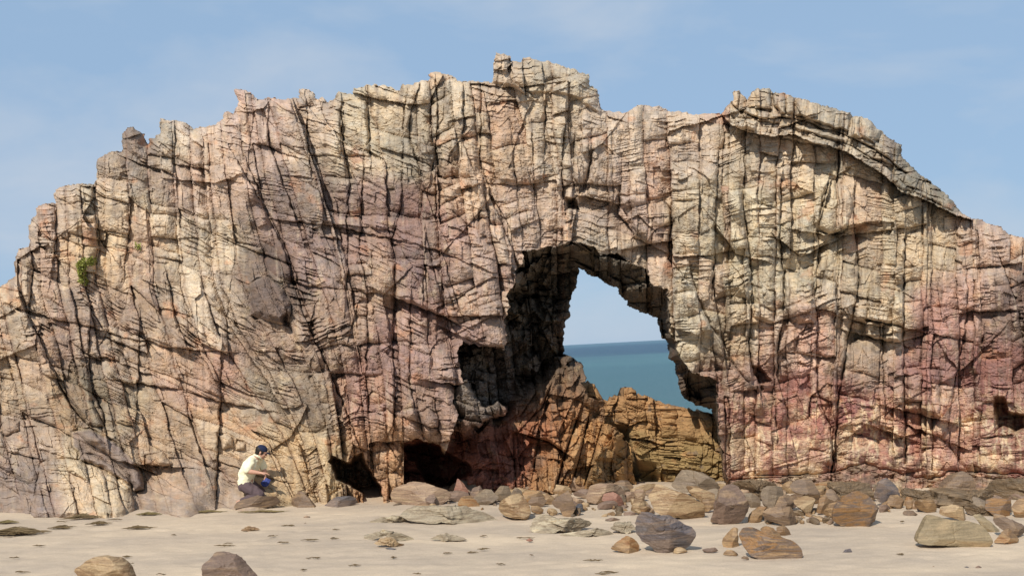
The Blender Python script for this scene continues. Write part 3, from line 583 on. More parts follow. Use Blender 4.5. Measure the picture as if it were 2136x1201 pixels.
rgb = rgb * (1 - kk) + tint[pk] * kk * (0.55 + 0.45 * (rgb.mean(-1, keepdims=True) / 0.42))
run = fbm(U / 11 + 0.3 * noise2(U / 60, V / 60, 830), V / 130, 831, 3)
rgb = blend(rgb, (122, 100, 84), 0.42 * sstep(0.12, 0.42, run)); rgb = blend(rgb, (214, 192, 156), 0.30 * sstep(0.15, 0.45, -run) * (~inner))
lo = sstep(800, 870, V) * sstep(1490, 1530, U) * (~inner)
vein = 1 - np.abs(fbm(U / 26, V / 80, 815, 4)) * 5
vein2 = 1 - np.abs(fbm(U / 70, V / 24, 816, 4)) * 6
rgb = blend(rgb, (228, 190, 128), lo * 0.45 * sstep(0.0, 0.3, fbm(U / 60 + 3, V / 45, 840, 3)))
rgb = blend(rgb, (232, 206, 158), lo * 0.8 * np.clip(np.maximum(sstep(0.35, 0.8, vein), 0.7 * sstep(0.5, 0.9, vein2)), 0, 1))
rgb = blend(rgb, (172, 106, 90), lo * 0.6 * sstep(-0.05, 0.2, fbm(U / 70, V / 60, 817, 4) + 0.3 * (a2['col'] - 0.5)))
rgb = blend(rgb, (150, 98, 74), 0.30 * np.clip(joint, 0, 1))                       # iron-stained joints
rgb = blend(rgb, (128, 104, 82), 0.75 * (shelf & ~inner).astype(np.float32) * sstep(-0.3, 0.2, fbm(U / 30, V / 12, 818, 3)))
rgb = blend(rgb, (166, 142, 122), 0.5 * smooth_foot)
sc_ = sstep(0, 5, signed(U, V, CURVED)); rgb = blend(rgb, (140, 118, 112), 0.75 * sc_)
sc_ = sstep(0, 5, signed(U, V, STRI)); rgb = blend(rgb, (118, 98, 88), 0.8 * sc_)
rgb = rgb * (1 + 1.9 * mixn[..., None]) * np.stack([1 + 0 * mixn, 1 - 0.2 * mixn, 1 - 0.35 * mixn], -1)
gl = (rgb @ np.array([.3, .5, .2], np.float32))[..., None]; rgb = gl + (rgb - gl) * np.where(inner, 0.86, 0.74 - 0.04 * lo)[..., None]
rgb = rgb * (1 - lo[..., None] * np.array([-0.02, 0.02, 0.03], np.float32))
hv = fbm(U / 9, V / 7, 821, 4); hw = fbm(U / 16 + 7, V / 12, 822, 4)
rgb = rgb * np.stack([1 + .16 * hv + .10 * hw, 1 + .16 * hv, 1 + .16 * hv - .16 * hw], -1)
rgb = rgb * np.array([1.02, 0.985, 0.945], np.float32)
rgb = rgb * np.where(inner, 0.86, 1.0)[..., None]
ALB = 0.86
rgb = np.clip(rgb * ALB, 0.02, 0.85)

# ---- split into faces, close it at the back
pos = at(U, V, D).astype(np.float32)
H_, W_ = U.shape
cell = solid[:-1, :-1] & solid[1:, :-1] & solid[:-1, 1:] & solid[1:, 1:]
cu_, cv_ = U[:-1, :-1] + STEP / 2, V[:-1, :-1] + STEP / 2
part = np.zeros(cell.shape, np.int8)                                     # 0 left pier
part[(cu_ + 0.25 * (cv_ - 400)) > 1090] = 1                               # 1 span
part[(cu_ > 1398)] = 2                                                    # 2 right pier
inc = inner[:-1, :-1]
part[inc & (part == 0)] = 0
part[inc & inside(cu_, cv_, BUTT)] = 3                                    # buttress in the opening
part[inside(cu_, cv_, CREST)] = 4
part[inside(cu_, cv_, CAP)] = 5
part[inside(cu_, cv_, CURVED)] = 6
part[(shelf[:-1, :-1]) & (part == 2) & ~inc] = 7
part[inside(cu_, cv_, OVER) & ~inc] = 8
part[inside(cu_, cv_, FAN) & (part == 0)] = 9
arch = empty('rock_arch', (-1.0, 17.4, 0.1))
tag(arch, 'huge layered sandstone arch of buff and pink cracked blocks with a window to the sea', 'rock arch')
bpy.context.view_layer.update()
PARTS = [('pier', 'massive grey and buff left pier'), ('span', 'buff blocky span over the opening'), ('pier', 'right pier, buff above and red with yellow veins below'),
         ('inner_buttress', 'orange and rust red rock inside the opening'), ('crest_block', 'square block on the highest point'), ('cap_slab', 'dark overhanging slabs along the crest'),
         ('curved_slab', 'smooth purple brown slab curving down to the sand'), ('shelf', 'dark brown ledge at the foot of the pier'), ('overhang', 'grey jutting block hanging over the cave'), ('foot_block', 'pale fan of upright beds')]
vid = np.arange(H_ * W_).reshape(H_, W_)
q = np.stack([vid[:-1, :-1], vid[1:, :-1], vid[1:, 1:], vid[:-1, 1:]], -1)
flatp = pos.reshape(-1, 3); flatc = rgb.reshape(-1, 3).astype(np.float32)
Vv, Rr = U.reshape(-1), None
# boundary edges (front winding) and how the walls run back
pad = np.pad(cell, 1)
edges = []; eparts = []
for (dj, di, a, b_) in ((0, -1, 0, 1), (1, 0, 1, 2), (0, 1, 2, 3), (-1, 0, 3, 0)):
    nb = pad[1 + dj:1 + dj + cell.shape[0], 1 + di:1 + di + cell.shape[1]]
    m = cell & ~nb
    edges.append(q[m][:, [a, b_]]); eparts.append(part[m])
edges = np.concatenate(edges); eparts = np.concatenate(eparts)
rdir = rays(U.reshape(-1), V.reshape(-1)); rdir /= np.linalg.norm(rdir, axis=1)[:, None]
THK = np.where(inner.reshape(-1), 0.7, 2.6)
BS = [0.06, 0.2, 0.42, 0.7, 1.0]
uf, vf = U.reshape(-1), V.reshape(-1)
incx = np.where(ape_in.reshape(-1), 0, 0)
def back_pos(idx, k):
    p = flatp[idx] + rdir[idx] * (THK[idx] * BS[k])[:, None]
    n = 0.05 * noise2(uf[idx] / 18 + 50 * k, vf[idx] / 18, 70 + k)
    c = np.array([0, 17.5, 3.2])
    rad = p - c; rad[:, 1] = 0; rad /= np.linalg.norm(rad, axis=1)[:, None] + 1e-6
    return p + rad * n[:, None] * (1 if k else 0.3)
for pi, (pn, pl) in enumerate(PARTS):
    m = cell & (part == pi)
    F = q[m]
    if len(F) == 0: continue
    used, inv = np.unique(F.ravel(), return_inverse=True)
    vv = [flatp[used]]; cc = [flatc[used]]; F = inv.reshape(-1, 4)
    e = edges[eparts == pi]
    if len(e):
        ev, einv = np.unique(e.ravel(), return_inverse=True); einv = einv.reshape(-1, 2)
        prev = np.searchsorted(used, ev); base = len(used); fl = [F]
        for k in range(len(BS)):
            vv.append(back_pos(ev, k).astype(np.float32)); cc.append(flatc[ev])
            cur = base + np.arange(len(ev)); base += len(ev)
            fl.append(np.stack([prev[einv[:, 1]], prev[einv[:, 0]], cur[einv[:, 0]], cur[einv[:, 1]]], -1)); prev = cur
        F = np.concatenate(fl)
    if pi in (0, 1, 2):       # rough back face
        st = 6
        cs = cell[::st, ::st]; sub = vid[:-1, :-1][::st, ::st]
        mk = cs[:-1, :-1] & cs[1:, :-1] & cs[:-1, 1:] & cs[1:, 1:] & (np.isin(part[::st, ::st][:-1, :-1], ([0, 6, 8, 9], [1, 3, 4], [2, 5, 7])[pi]))
        qb = np.stack([sub[:-1, :-1], sub[:-1, 1:], sub[1:, 1:], sub[1:, :-1]], -1)[mk]
        ub, ib = np.unique(qb.ravel(), return_inverse=True)
        off = sum(len(x) for x in vv)
        vv.append((flatp[ub] + rdir[ub] * (THK[ub] * 0.98)[:, None]).astype(np.float32)); cc.append(flatc[ub])
        F = np.concatenate([F, ib.reshape(-1, 4) + off])
    P = np.concatenate(vv) - np.array(arch.location, np.float32)
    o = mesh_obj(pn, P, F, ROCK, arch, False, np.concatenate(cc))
    o['label'] = pl

# ------------------------------------------------------------------ yellow wall seen through the opening
YT = [(1180, 790), (1240, 800), (1264, 842), (1266, 836), (1275, 832), (1282, 826), (1300, 824), (1302, 806), (1318, 808), (1327, 815), (1328, 822), (1338, 826), (1345, 822), (1362, 830), (1372, 838), (1390, 842), (1410, 846), (1430, 850), (1444, 855), (1470, 858), (1490, 864), (1530, 872), (1600, 900), (1700, 950)]
us2 = np.arange(1180, 1700, 1.4); vs2 = np.arange(795, 1085, 1.4)
U2, V2 = np.meshgrid(us2.astype(np.float32), vs2.astype(np.float32))
jv = V2 + 1.5 * noise2(U2 / 5, V2 / 5, 21)
topv = np.interp(us2, [p[0] for p in YT], [p[1] for p in YT])[None, :]
sol2 = jv > topv
L2, mix2, y1, y2, yj = rock_layers(U2 * 0.55, V2, 0.03 * (V2 - 900), np.float32(.10), 0.42, 0.5, 900, 2.2)
D2 = 19.35 - 0.45 * sstep(880, 1040, V2) + 0.25 * np.exp(-(V2 - topv) / 8) + 1.1 * L2 - 0.0012 * (U2 - 1300) + 1.1 * sstep(1322, 1296, U2 - 0.25 * (V2 - 930)) * sstep(880, 910, V2) + 0.9 * sstep(1410, 1340, U2 + 12 * noise2(U2 / 30, V2 / 30, 26)) * sstep(955, 1000, V2)
c2 = np.ones(U2.shape + (3,), np.float32) * s2l((190, 148, 104))
c2 = blend(c2, (164, 138, 94), sstep(840, 960, V2 + 40 * fbm(U2 / 40, V2 / 40, 22)))
c2 = blend(c2, (190, 146, 100), 0.6 * sstep(0.1, 0.4, fbm(U2 / 45, V2 / 30, 23)))
c2 = blend(c2, (118, 104, 96), 0.6 * sstep(0.28, 0.45, fbm(U2 / 24, V2 / 14, 24)))
c2 = np.clip(c2 * (1 + 1.6 * mix2[..., None]) * 0.74, 0.02, 0.8)
P2 = at(U2, V2, D2); h2, w2 = U2.shape
cl2 = sol2[:-1, :-1] & sol2[1:, :-1] & sol2[:-1, 1:] & sol2[1:, 1:]
v2 = np.arange(h2 * w2).reshape(h2, w2)
q2 = np.stack([v2[:-1, :-1], v2[1:, :-1], v2[1:, 1:], v2[:-1, 1:]], -1)
F2 = q2[cl2]
# top and rear: sweep the top edge back and down
jt = np.argmax(sol2, 0)
tv = P2[jt, np.arange(w2)]
rows = [v2[jt, np.arange(w2)]]; ex = []; nb = h2 * w2
for k, (dy, dz) in enumerate(((.3, -.02), (.9, -.05), (1.6, -.25), (2.2, -1.0), (2.6, -3.0))):
    ex.append(tv + np.stack([0 * us2, np.full(w2, dy), dz + 0.1 * noise2(us2 / 9, us2 * 0 + k, 25)], -1)); rows.append(nb + np.arange(w2)); nb += w2
FB = np.concatenate([np.stack([a[1:], a[:-1], b_[:-1], b_[1:]], -1) for a, b_ in zip(rows[:-1], rows[1:])])
P2 = np.concatenate([P2.reshape(-1, 3)] + ex); C2 = np.concatenate([c2.reshape(-1, 3)] + [c2[jt, np.arange(w2)]] * 5)
F2 = np.concatenate([F2, FB]); uq, iq = np.unique(F2.ravel(), return_inverse=True)
wall = mesh_obj('rock_wall', P2[uq], iq.reshape(-1, 4), ROCK, None, False, C2[uq])
tag(wall, 'low ochre yellow jagged rock wall standing behind the opening of the arch', 'rock wall')

# ------------------------------------------------------------------ sand and sea
gx = np.concatenate([np.linspace(-60, -10, 40)[:-1], np.arange(-10, 10, 0.05), np.linspace(10, 60, 40)])
gy = np.concatenate([np.linspace(-12, 8, 30)[:-1], np.arange(8, 20, 0.05), np.linspace(20, 30, 40)])
GX, GY = np.meshgrid(gx, gy)
GZ = ground_z(GX, GY) + 0.018 * fbm(GX / 1.6, GY / 1.1, 301, 3) + 0.013 * fbm(GX / .28, GY / .22, 302, 3) + 0.012 * fbm(GX / .75, GY / .4, 305, 3) + 0.02 * fbm(GX / 5, GY / 3, 303, 2) - 0.05 * np.clip(noise2(GX / 0.24, GY / 0.22, 304) - 0.45, 0, 1) * sstep(-.1, .3, noise2(GX / 2.2, GY / 1.4, 306))
hh, ww = GX.shape; gi = np.arange(hh * ww).reshape(hh, ww)
GF = np.stack([gi[:-1, :-1], gi[:-1, 1:], gi[1:, 1:], gi[1:, :-1]], -1).reshape(-1, 4)
m, t, b = new_mat('beach_sand')
b.inputs['Roughness'].default_value = 0.95
tcn = N(t, 'ShaderNodeTexCoord')
mpn = N(t, 'ShaderNodeMapping'); mpn.inputs['Scale'].default_value = (0.5, 1.3, 1)
t.links.new(tcn.outputs['Object'], mpn.inputs[0])
n1 = N(t, 'ShaderNodeTexNoise', Scale=0.9, Detail=6.0, Roughness=0.6)
n2 = N(t, 'ShaderNodeTexNoise', Scale=55.0, Detail=5.0, Roughness=0.75)
n3 = N(t, 'ShaderNodeTexNoise', Scale=7.0, Detail=5.0, Roughness=0.6)
for n in (n1, n3): t.links.new(mpn.outputs[0], n.inputs[0])
t.links.new(tcn.outputs['Object'], n2.inputs[0])
r1 = N(t, 'ShaderNodeValToRGB'); r1.color_ramp.elements[0].position, r1.color_ramp.elements[1].position = 0.36, 0.66
r1.color_ramp.elements[0].color = (0.425, 0.342, 0.262, 1); r1.color_ramp.elements[1].color = (0.585, 0.462, 0.332, 1)
t.links.new(n1.outputs[0], r1.inputs[0])
mr = N(t, 'ShaderNodeMapRange'); mr.inputs[1].default_value, mr.inputs[2].default_value, mr.inputs[3].default_value, mr.inputs[4].default_value = 0.3, 0.7, 0.86, 1.13
t.links.new(n2.outputs[0], mr.inputs[0])
mr2 = N(t, 'ShaderNodeMapRange'); mr2.inputs[1].default_value, mr2.inputs[2].default_value, mr2.inputs[3].default_value, mr2.inputs[4].default_value = 0.3, 0.7, 0.93, 1.07
t.links.new(n3.outputs[0], mr2.inputs[0])
mu = N(t, 'ShaderNodeMath', operation='MULTIPLY'); t.links.new(mr.outputs[0], mu.inputs[0]); t.links.new(mr2.outputs[0], mu.inputs[1])
vm = N(t, 'ShaderNodeVectorMath', operation='SCALE'); t.links.new(r1.outputs[0], vm.inputs[0]); t.links.new(mu.outputs[0], vm.inputs['Scale'])
t.links.new(vm.outputs[0], b.inputs['Base Color'])
bp = N(t, 'ShaderNodeBump', Strength=0.5, Distance=0.02)
t.links.new(n2.outputs[0], bp.inputs['Height']); t.links.new(bp.outputs[0], b.inputs['Normal'])
SAND = m
sand = mesh_obj('sand', np.stack([GX, GY, GZ], -1).reshape(-1, 3), GF, SAND, None, True)
tag(sand, 'pale beach sand sloping up to the foot of the rocks', 'ground', kind='structure')

m, t, b = new_mat('sea_water')
b.inputs['Roughness'].default_value = 0.3; b.inputs['Specular IOR Level'].default_value = 0.13; b.inputs['IOR'].default_value = 1.33
tcn = N(t, 'ShaderNodeTexCoord')
sp = N(t, 'ShaderNodeSeparateXYZ'); t.links.new(tcn.outputs['Object'], sp.inputs[0])
lg = N(t, 'ShaderNodeMath', operation='LOGARITHM'); lg.inputs[1].default_value = 10.0
t.links.new(sp.outputs['Y'], lg.inputs[0])
mpn = N(t, 'ShaderNodeMapping'); mpn.inputs['Scale'].default_value = (0.012, 0.03, 1); t.links.new(tcn.outputs['Object'], mpn.inputs[0])
n1 = N(t, 'ShaderNodeTexNoise', Scale=1.0, Detail=5.0); t.links.new(mpn.outputs[0], n1.inputs[0])
ad = N(t, 'ShaderNodeMath', operation='MULTIPLY_ADD'); ad.inputs[1].default_value = 0.55
t.links.new(n1.outputs[0], ad.inputs[0]); t.links.new(lg.outputs[0], ad.inputs[2])
mr = N(t, 'ShaderNodeMapRange'); mr.inputs[1].default_value, mr.inputs[2].default_value = 1.7, 3.6; t.links.new(ad.outputs[0], mr.inputs[0])
r1 = N(t, 'ShaderNodeValToRGB'); e = r1.color_ramp.elements
e[0].position, e[0].color = 0.0, (0.08, 0.175, 0.185, 1); e[1].position, e[1].color = 1.0, (0.055, 0.125, 0.17, 1)  # lighter far end paints horizon haze into the water colour
for p_, c_ in ((0.25, (0.065, 0.15, 0.17, 1)), (0.42, (0.05, 0.135, 0.16, 1)), (0.5, (0.065, 0.16, 0.18, 1)), (0.62, (0.024, 0.07, 0.115, 1)), (0.85, (0.026, 0.075, 0.12, 1))):
    x = e.new(p_); x.color = c_
t.links.new(mr.outputs[0], r1.inputs[0]); t.links.new(r1.outputs[0], b.inputs['Base Color'])
mp2 = N(t, 'ShaderNodeMapping'); mp2.inputs['Scale'].default_value = (0.35, 1.1, 1); t.links.new(tcn.outputs['Object'], mp2.inputs[0])
n2 = N(t, 'ShaderNodeTexNoise', Scale=0.6, Detail=8.0, Roughness=0.72); t.links.new(mp2.outputs[0], n2.inputs[0])
bp = N(t, 'ShaderNodeBump', Strength=1.0, Distance=0.8); t.links.new(n2.outputs[0], bp.inputs['Height']); t.links.new(bp.outputs[0], b.inputs['Normal'])
SEA = m
sy = np.concatenate([[24], np.geomspace(26, 40000, 60)]); sx = np.linspace(-1, 1, 41)
SX, SY = np.meshgrid(sx, sy); SX = SX * np.maximum(80, SY * 1.2)
hh, ww = SX.shape; gi = np.arange(hh * ww).reshape(hh, ww)
SF = np.stack([gi[:-1, :-1], gi[:-1, 1:], gi[1:, 1:], gi[1:, :-1]], -1).reshape(-1, 4)
sea = mesh_obj('sea', np.stack([SX, SY, 0 * SX - 1.6], -1).reshape(-1, 3), SF, SEA, None, True)
tag(sea, 'blue green sea reaching the horizon behind the arch', 'sea', kind='structure')

# ------------------------------------------------------------------ boulders
def boulder_mat(name, cols, scale=3.0, ang=25, warp=3.0, bump=0.4, rough=0.5):
    m, t, b = new_mat(name)
    b.inputs['Roughness'].default_value = rough; b.inputs['Specular IOR Level'].default_value = 0.3
    tcn = N(t, 'ShaderNodeTexCoord'); oi = N(t, 'ShaderNodeObjectInfo')
    av = N(t, 'ShaderNodeVectorMath', operation='ADD'); sc = N(t, 'ShaderNodeVectorMath', operation='SCALE'); sc.inputs['Scale'].default_value = 37.0
    cx = N(t, 'ShaderNodeCombineXYZ'); t.links.new(oi.outputs['Random'], cx.inputs[0]); t.links.new(oi.outputs['Random'], cx.inputs[1])
    t.links.new(cx.outputs[0], sc.inputs[0]); t.links.new(tcn.outputs['Object'], av.inputs[0]); t.links.new(sc.outputs[0], av.inputs[1])
    rot = N(t, 'ShaderNodeMapping'); rot.inputs['Rotation'].default_value = (0.3, math.radians(ang), 0.2); rot.inputs['Scale'].default_value = (0.45, 0.7, 2.4)
    t.links.new(av.outputs[0], rot.inputs[0])
    n1 = N(t, 'ShaderNodeTexNoise', Scale=scale, Detail=6.0, Roughness=0.6, Distortion=0.8); t.links.new(rot.outputs[0], n1.inputs[0])
    r = N(t, 'ShaderNodeValToRGB'); e = r.color_ramp.elements
    k = len(cols)
    pos_ = [0.28 + 0.46 * i / (k - 1) for i in range(k)]
    e[0].position, e[0].color = pos_[0], tuple(cols[0]) + (1,); e[1].position, e[1].color = pos_[-1], tuple(cols[-1]) + (1,)
    for i in range(1, k - 1):
        x = e.new(pos_[i]); x.color = tuple(cols[i]) + (1,)
    t.links.new(n1.outputs[0], r.inputs[0])
    n2 = N(t, 'ShaderNodeTexNoise', Scale=45.0, Detail=5.0, Roughness=0.7); t.links.new(av.outputs[0], n2.inputs[0])
    rot2 = N(t, 'ShaderNodeMapping'); rot2.inputs['Rotation'].default_value = (0.3, math.radians(ang), 0.2); rot2.inputs['Scale'].default_value = (2, 4, 30)
    t.links.new(av.outputs[0], rot2.inputs[0])
    n3 = N(t, 'ShaderNodeTexNoise', Scale=1.6, Detail=5.0, Roughness=0.6, Distortion=0.4); t.links.new(rot2.outputs[0], n3.inputs[0])
    a1_ = N(t, 'ShaderNodeMapRange'); a2_ = N(t, 'ShaderNodeMapRange')
    for a_, s_, lo_, hi_ in ((a1_, n2, .84, 1.16), (a2_, n3, .74, 1.24)):
        a_.inputs[1].default_value, a_.inputs[2].default_value, a_.inputs[3].default_value, a_.inputs[4].default_value = .3, .7, lo_, hi_
        t.links.new(s_.outputs[0], a_.inputs[0])
    mu = N(t, 'ShaderNodeMath', operation='MULTIPLY'); t.links.new(a1_.outputs[0], mu.inputs[0]); t.links.new(a2_.outputs[0], mu.inputs[1])
    vm = N(t, 'ShaderNodeVectorMath', operation='SCALE'); t.links.new(r.outputs[0], vm.inputs[0]); t.links.new(mu.outputs[0], vm.inputs['Scale'])
    t.links.new(vm.outputs[0], b.inputs['Base Color'])
    ad = N(t, 'ShaderNodeMath', operation='ADD'); t.links.new(n2.outputs[0], ad.inputs[0]); t.links.new(n3.outputs[0], ad.inputs[1])
    bp = N(t, 'ShaderNodeBump', Strength=bump, Distance=0.02); t.links.new(ad.outputs[0], bp.inputs['Height']); t.links.new(bp.outputs[0], b.inputs['Normal'])
    return m
def C(*rgbs): return [tuple(float(x) * 0.66 for x in s2l(c)) for c in rgbs]
BM = dict(
    blue=boulder_mat('blue_grey_stone', C((100, 96, 100), (118, 110, 108), (150, 130, 116), (110, 104, 108), (160, 138, 120)), 2.2, 40),
    tan=boulder_mat('striped_tan_stone', C((128, 100, 72), (178, 148, 112), (196, 168, 130), (146, 114, 82), (188, 158, 120), (160, 122, 80)), 3.2, 18),
    brown=boulder_mat('brown_stone', C((112, 92, 76), (146, 120, 94), (126, 104, 86), (168, 138, 106), (136, 106, 76)), 2.6, 30),
    orange=boulder_mat('rusty_stone', C((120, 88, 60), (164, 126, 86), (138, 110, 82), (182, 148, 108), (156, 110, 68), (118, 100, 84)), 3.0, 35),
    pale=boulder_mat('pale_pink_stone', C((168, 134, 108), (192, 162, 132), (158, 130, 108), (200, 172, 140), (172, 140, 104)), 2.6, 8),
    grey=boulder_mat('grey_stone', C((122, 108, 92), (156, 136, 112), (134, 116, 98), (170, 146, 116)), 2.4, 15),
    mauve=boulder_mat('mauve_stone', C((116, 96, 84), (150, 124, 106), (130, 108, 94), (168, 140, 112), (144, 110, 80)), 2.6, 20),
    streak=boulder_mat('rust_streaked_stone', C((126, 88, 56), (112, 98, 88), (166, 124, 78), (128, 110, 98), (184, 150, 112), (124, 94, 66)), 3.6, -48),
    slab=boulder_mat('olive_grey_stone', C((146, 132, 106), (170, 150, 118), (156, 138, 108), (184, 160, 124), (172, 134, 90)), 2.0, 4),
    crust=boulder_mat('crusted_bedrock', C((150, 138, 120), (190, 174, 148), (160, 142, 118), (212, 196, 166), (186, 154, 110)), 4.5, 10, bump=0.6),
    craggy=boulder_mat('dark_craggy_stone', C((96, 82, 66), (146, 122, 94), (116, 98, 78), (170, 144, 108)), 4.5, 8, bump=0.6),
    red=boulder_mat('red_pink_stone', C((146, 98, 84), (174, 128, 106), (156, 106, 90), (188, 148, 118)), 2.6, 30),
    navy=boulder_mat('dark_blue_stone', C((84, 84, 90), (104, 100, 102), (92, 88, 94)), 2.6, 20))
def ico(n):
    bm = bmesh.new(); bmesh.ops.create_icosphere(bm, subdivisions=n, radius=1.0)
    v = np.array([x.co[:] for x in bm.verts]); f = np.array([[l.index for l in x.verts] for x in bm.faces]); bm.free()
    return v, f
ICO = {n: ico(n) for n in (2, 3, 4, 5)}
def radial(poly, th):
    P = np.array(poly, float); c = P.mean(0)
    a = P; b_ = np.roll(P, -1, 0)
    # area centroid
    cr_ = a[:, 0] * b_[:, 1] - b_[:, 0] * a[:, 1]
    A = cr_.sum() / 2
    if abs(A) > 1: c = np.array([((a[:, 0] + b_[:, 0]) * cr_).sum(), ((a[:, 1] + b_[:, 1]) * cr_).sum()]) / (6 * A)
    dx, dy = np.cos(th), np.sin(th); r = np.zeros_like(th)
    for (x0, y0), (x1, y1) in zip(a - c, b_ - c):
        ex, ey = x1 - x0, y1 - y0
        den = dx * ey - dy * ex
        with np.errstate(divide='ignore', invalid='ignore'):
            t_ = (x0 * ey - y0 * ex) / den; s_ = (x0 * dy - y0 * dx) / den
        ok = (np.abs(den) > 1e-9) & (s_ >= -1e-6) & (s_ <= 1 + 1e-6) & (t_ > 0)
        r = np.where(ok, np.maximum(r, t_), r)
    return c, r
BN = [0]
def boulder(name, poly, mat, label, group=None, by=None, res=5, thick=0.8, facet=11, rough=1.0, cat='boulder', tex=0.0, dd=0.0, n=2.6):
    """outline as seen, carried round a solid stone that stands on the sand at its own distance"""
    BN[0] += 1; sd = BN[0] * 13; rng = np.random.RandomState(sd)
    P = np.array(poly, float); ymax = P[:, 1].max(); ymin = P[:, 1].min()
    by = by or ymax
    if by > ymax:
        mid = 0.5 * (ymax + ymin); k = (by - mid) / (ymax - mid)
        P[:, 1] = np.where(P[:, 1] > mid, mid + (P[:, 1] - mid) * k, P[:, 1])
    w_px = np.ptp(P[:, 0]); h_px = np.ptp(P[:, 1])
    v, f = ICO[res]
    th = np.arctan2(-v[:, 2], v[:, 0])
    ths = np.linspace(-math.pi, math.pi, 241)
    c, rs = radial(P, ths)
    rs[0] = rs[-1] = 0.5 * (rs[0] + rs[-1])
    for _ in range(2): rs = np.convolve(np.concatenate([rs[-3:-1], rs, rs[1:3]]), [.12, .2, .36, .2, .12], 'valid')
    r = np.interp(th, ths, rs)
    g = ground_at(np.clip(c[0], -300, 2440), by)
    ppm0 = FPX / g[1]
    Rd = thick * 0.5 * min(w_px, 1.25 * h_px) / ppm0
    Dc = g[1] + 0.45 * Rd + dd
    ppm = FPX / Dc
    rho = np.hypot(v[:, 0], v[:, 2]); dyv = v[:, 1]
    k = (rho ** n + np.abs(dyv) ** n) ** (-1 / n)
    ctr = at(np.float64(c[0]), np.float64(c[1]), Dc)
    xx = r * np.cos(th) * rho * k / ppm; zz_ = -r * np.sin(th) * rho * k / ppm; yy = dyv * k * Rd
    p = np.stack([xx, yy, zz_], -1)
    # image axes carry the camera roll
    ca, sa = math.cos(ROLL), math.sin(ROLL)
    p = np.stack([p[:, 0] * ca + p[:, 2] * sa, p[:, 1], -p[:, 0] * sa + p[:, 2] * ca], -1)
    size = 0.5 * (w_px + h_px) / ppm
    for i in range(facet):
        d = np.array([rng.uniform(-.9, .9), rng.uniform(-1.6, -.45), rng.uniform(-0.5, 1.0)]); d /= np.linalg.norm(d)
        pr = p @ d; q_ = np.quantile(pr, rng.uniform(0.66, 0.90))
        p = p - d * (np.clip(pr - q_, 0, None) * 0.95)[:, None]
    nr = p / (np.linalg.norm(p, axis=1)[:, None] + 1e-6)
    s_ = size
    dn = 0.035 * s_ * noise3(p / (0.45 * s_) + sd, sd) + 0.016 * s_ * noise3(p / (0.17 * s_) + sd, sd + 1) + 0.006 * s_ * noise3(p / (0.06 * s_) + sd, sd + 2)
    bd = p @ np.array([rng.uniform(-.5, .5), rng.uniform(-.3, .3), 1.0]); bd = bd / (0.085 * s_) + 1.4 * noise3(p / (0.5 * s_), sd + 11)
    fr_ = bd - np.floor(bd); dn = dn - 0.020 * s_ * hf(np.floor(bd), 3, sd) * (fr_ < .8) - 0.016 * s_ * np.exp(-((fr_ - .9) / .07) ** 2) * (hf(np.floor(bd), 9, sd) > .45)
    cn = np.abs(noise3(p / (0.33 * s_) + 3.3, sd + 12)); dn = dn - 0.03 * s_ * np.clip(1 - cn / .05, 0, 1) * (noise3(p / (0.6 * s_), sd + 13) > -.1)
    if tex:      # craggy, layered stone
        zz2 = p[:, 2] + 0.25 * p[:, 0] + 0.05 * s_ * noise3(p / (0.3 * s_), sd + 7)
        dn = dn + tex * s_ * (0.05 * noise3(p / (0.09 * s_), sd + 3) + 0.03 * noise3(p / (0.04 * s_), sd + 4) + 0.03 * np.sign(np.sin(zz2 / (0.05 * s_))))
    p = p + nr * (rough * dn)[:, None]
    base = p[:, 2].min()
    o = mesh_obj(name, p, f, mat, None, res <= 3)
    o.location = ctr
    tag(o, label, cat, group)
    return o
B_ = boulder
GB = 'boulders at the foot of the arch'
B_('boulder', z('s', 400, 900, 420, 830, 470, 755, 540, 755, 600, 775, 680, 765, 740, 800, 800, 840, 850, 850, 885, 885, 870, 925, 830, 990, 760, 1020, 690, 1045, 600, 1035, 500, 985, 440, 935), BM['blue'], 'large smooth blue grey boulder leaning to the left on open sand', GB, res=5, facet=5)
B_('boulder', z('s', 235, 1020, 290, 960, 370, 905, 430, 920, 475, 955, 488, 990, 475, 1035, 380, 1035), BM['orange'], 'small yellow wedge of stone against the left of the blue grey boulder', GB, facet=10)
B_('boulder', z('s', 680, 1040, 690, 995, 760, 990, 830, 1035), BM['tan'], 'little tan stone under the right front of the blue grey boulder', GB, res=3)
B_('boulder', z('s', 880, 1035, 920, 1005, 1000, 995, 1050, 1010, 1040, 1030), BM['mauve'], 'flat pinkish stone half sunk in sand between the two foreground boulder groups', GB, res=3, cat='stone')
B_('boulder', z('s', 1160, 900, 1190, 860, 1270, 855, 1370, 890, 1480, 930, 1560, 960, 1610, 1010, 1620, 1055, 1580, 1075, 1460, 1082, 1300, 1080, 1230, 1050, 1180, 980), BM['streak'], 'long smooth boulder with blue and white bands, nearest on the sand', GB, res=5, facet=4)
B_('boulder', z('s', 1027, 940, 1070, 890, 1130, 845, 1190, 850, 1165, 900, 1170, 960, 1200, 1030, 1130, 1015, 1060, 1000), BM['orange'], 'rounded rusty boulder tucked behind the left end of the banded long boulder', GB, dd=.25)
B_('boulder', z('s', 1030, 1052, 1080, 1010, 1150, 1015, 1180, 1040, 1150, 1055), BM['tan'], 'small brown stone at the foot of the rusty boulder beside the banded one', GB, res=3)
B_('boulder', z('s', 1170, 1075, 1200, 1055, 1250, 1065, 1250, 1085), BM['brown'], 'tiny dark stone under the front left of the banded long boulder', GB, res=3, cat='stone')
B_('boulder', z('s', 1310, 860, 1350, 838, 1420, 860, 1480, 920, 1400, 960), BM['orange'], 'tan sloping stone just behind the banded long boulder', GB, dd=.1)
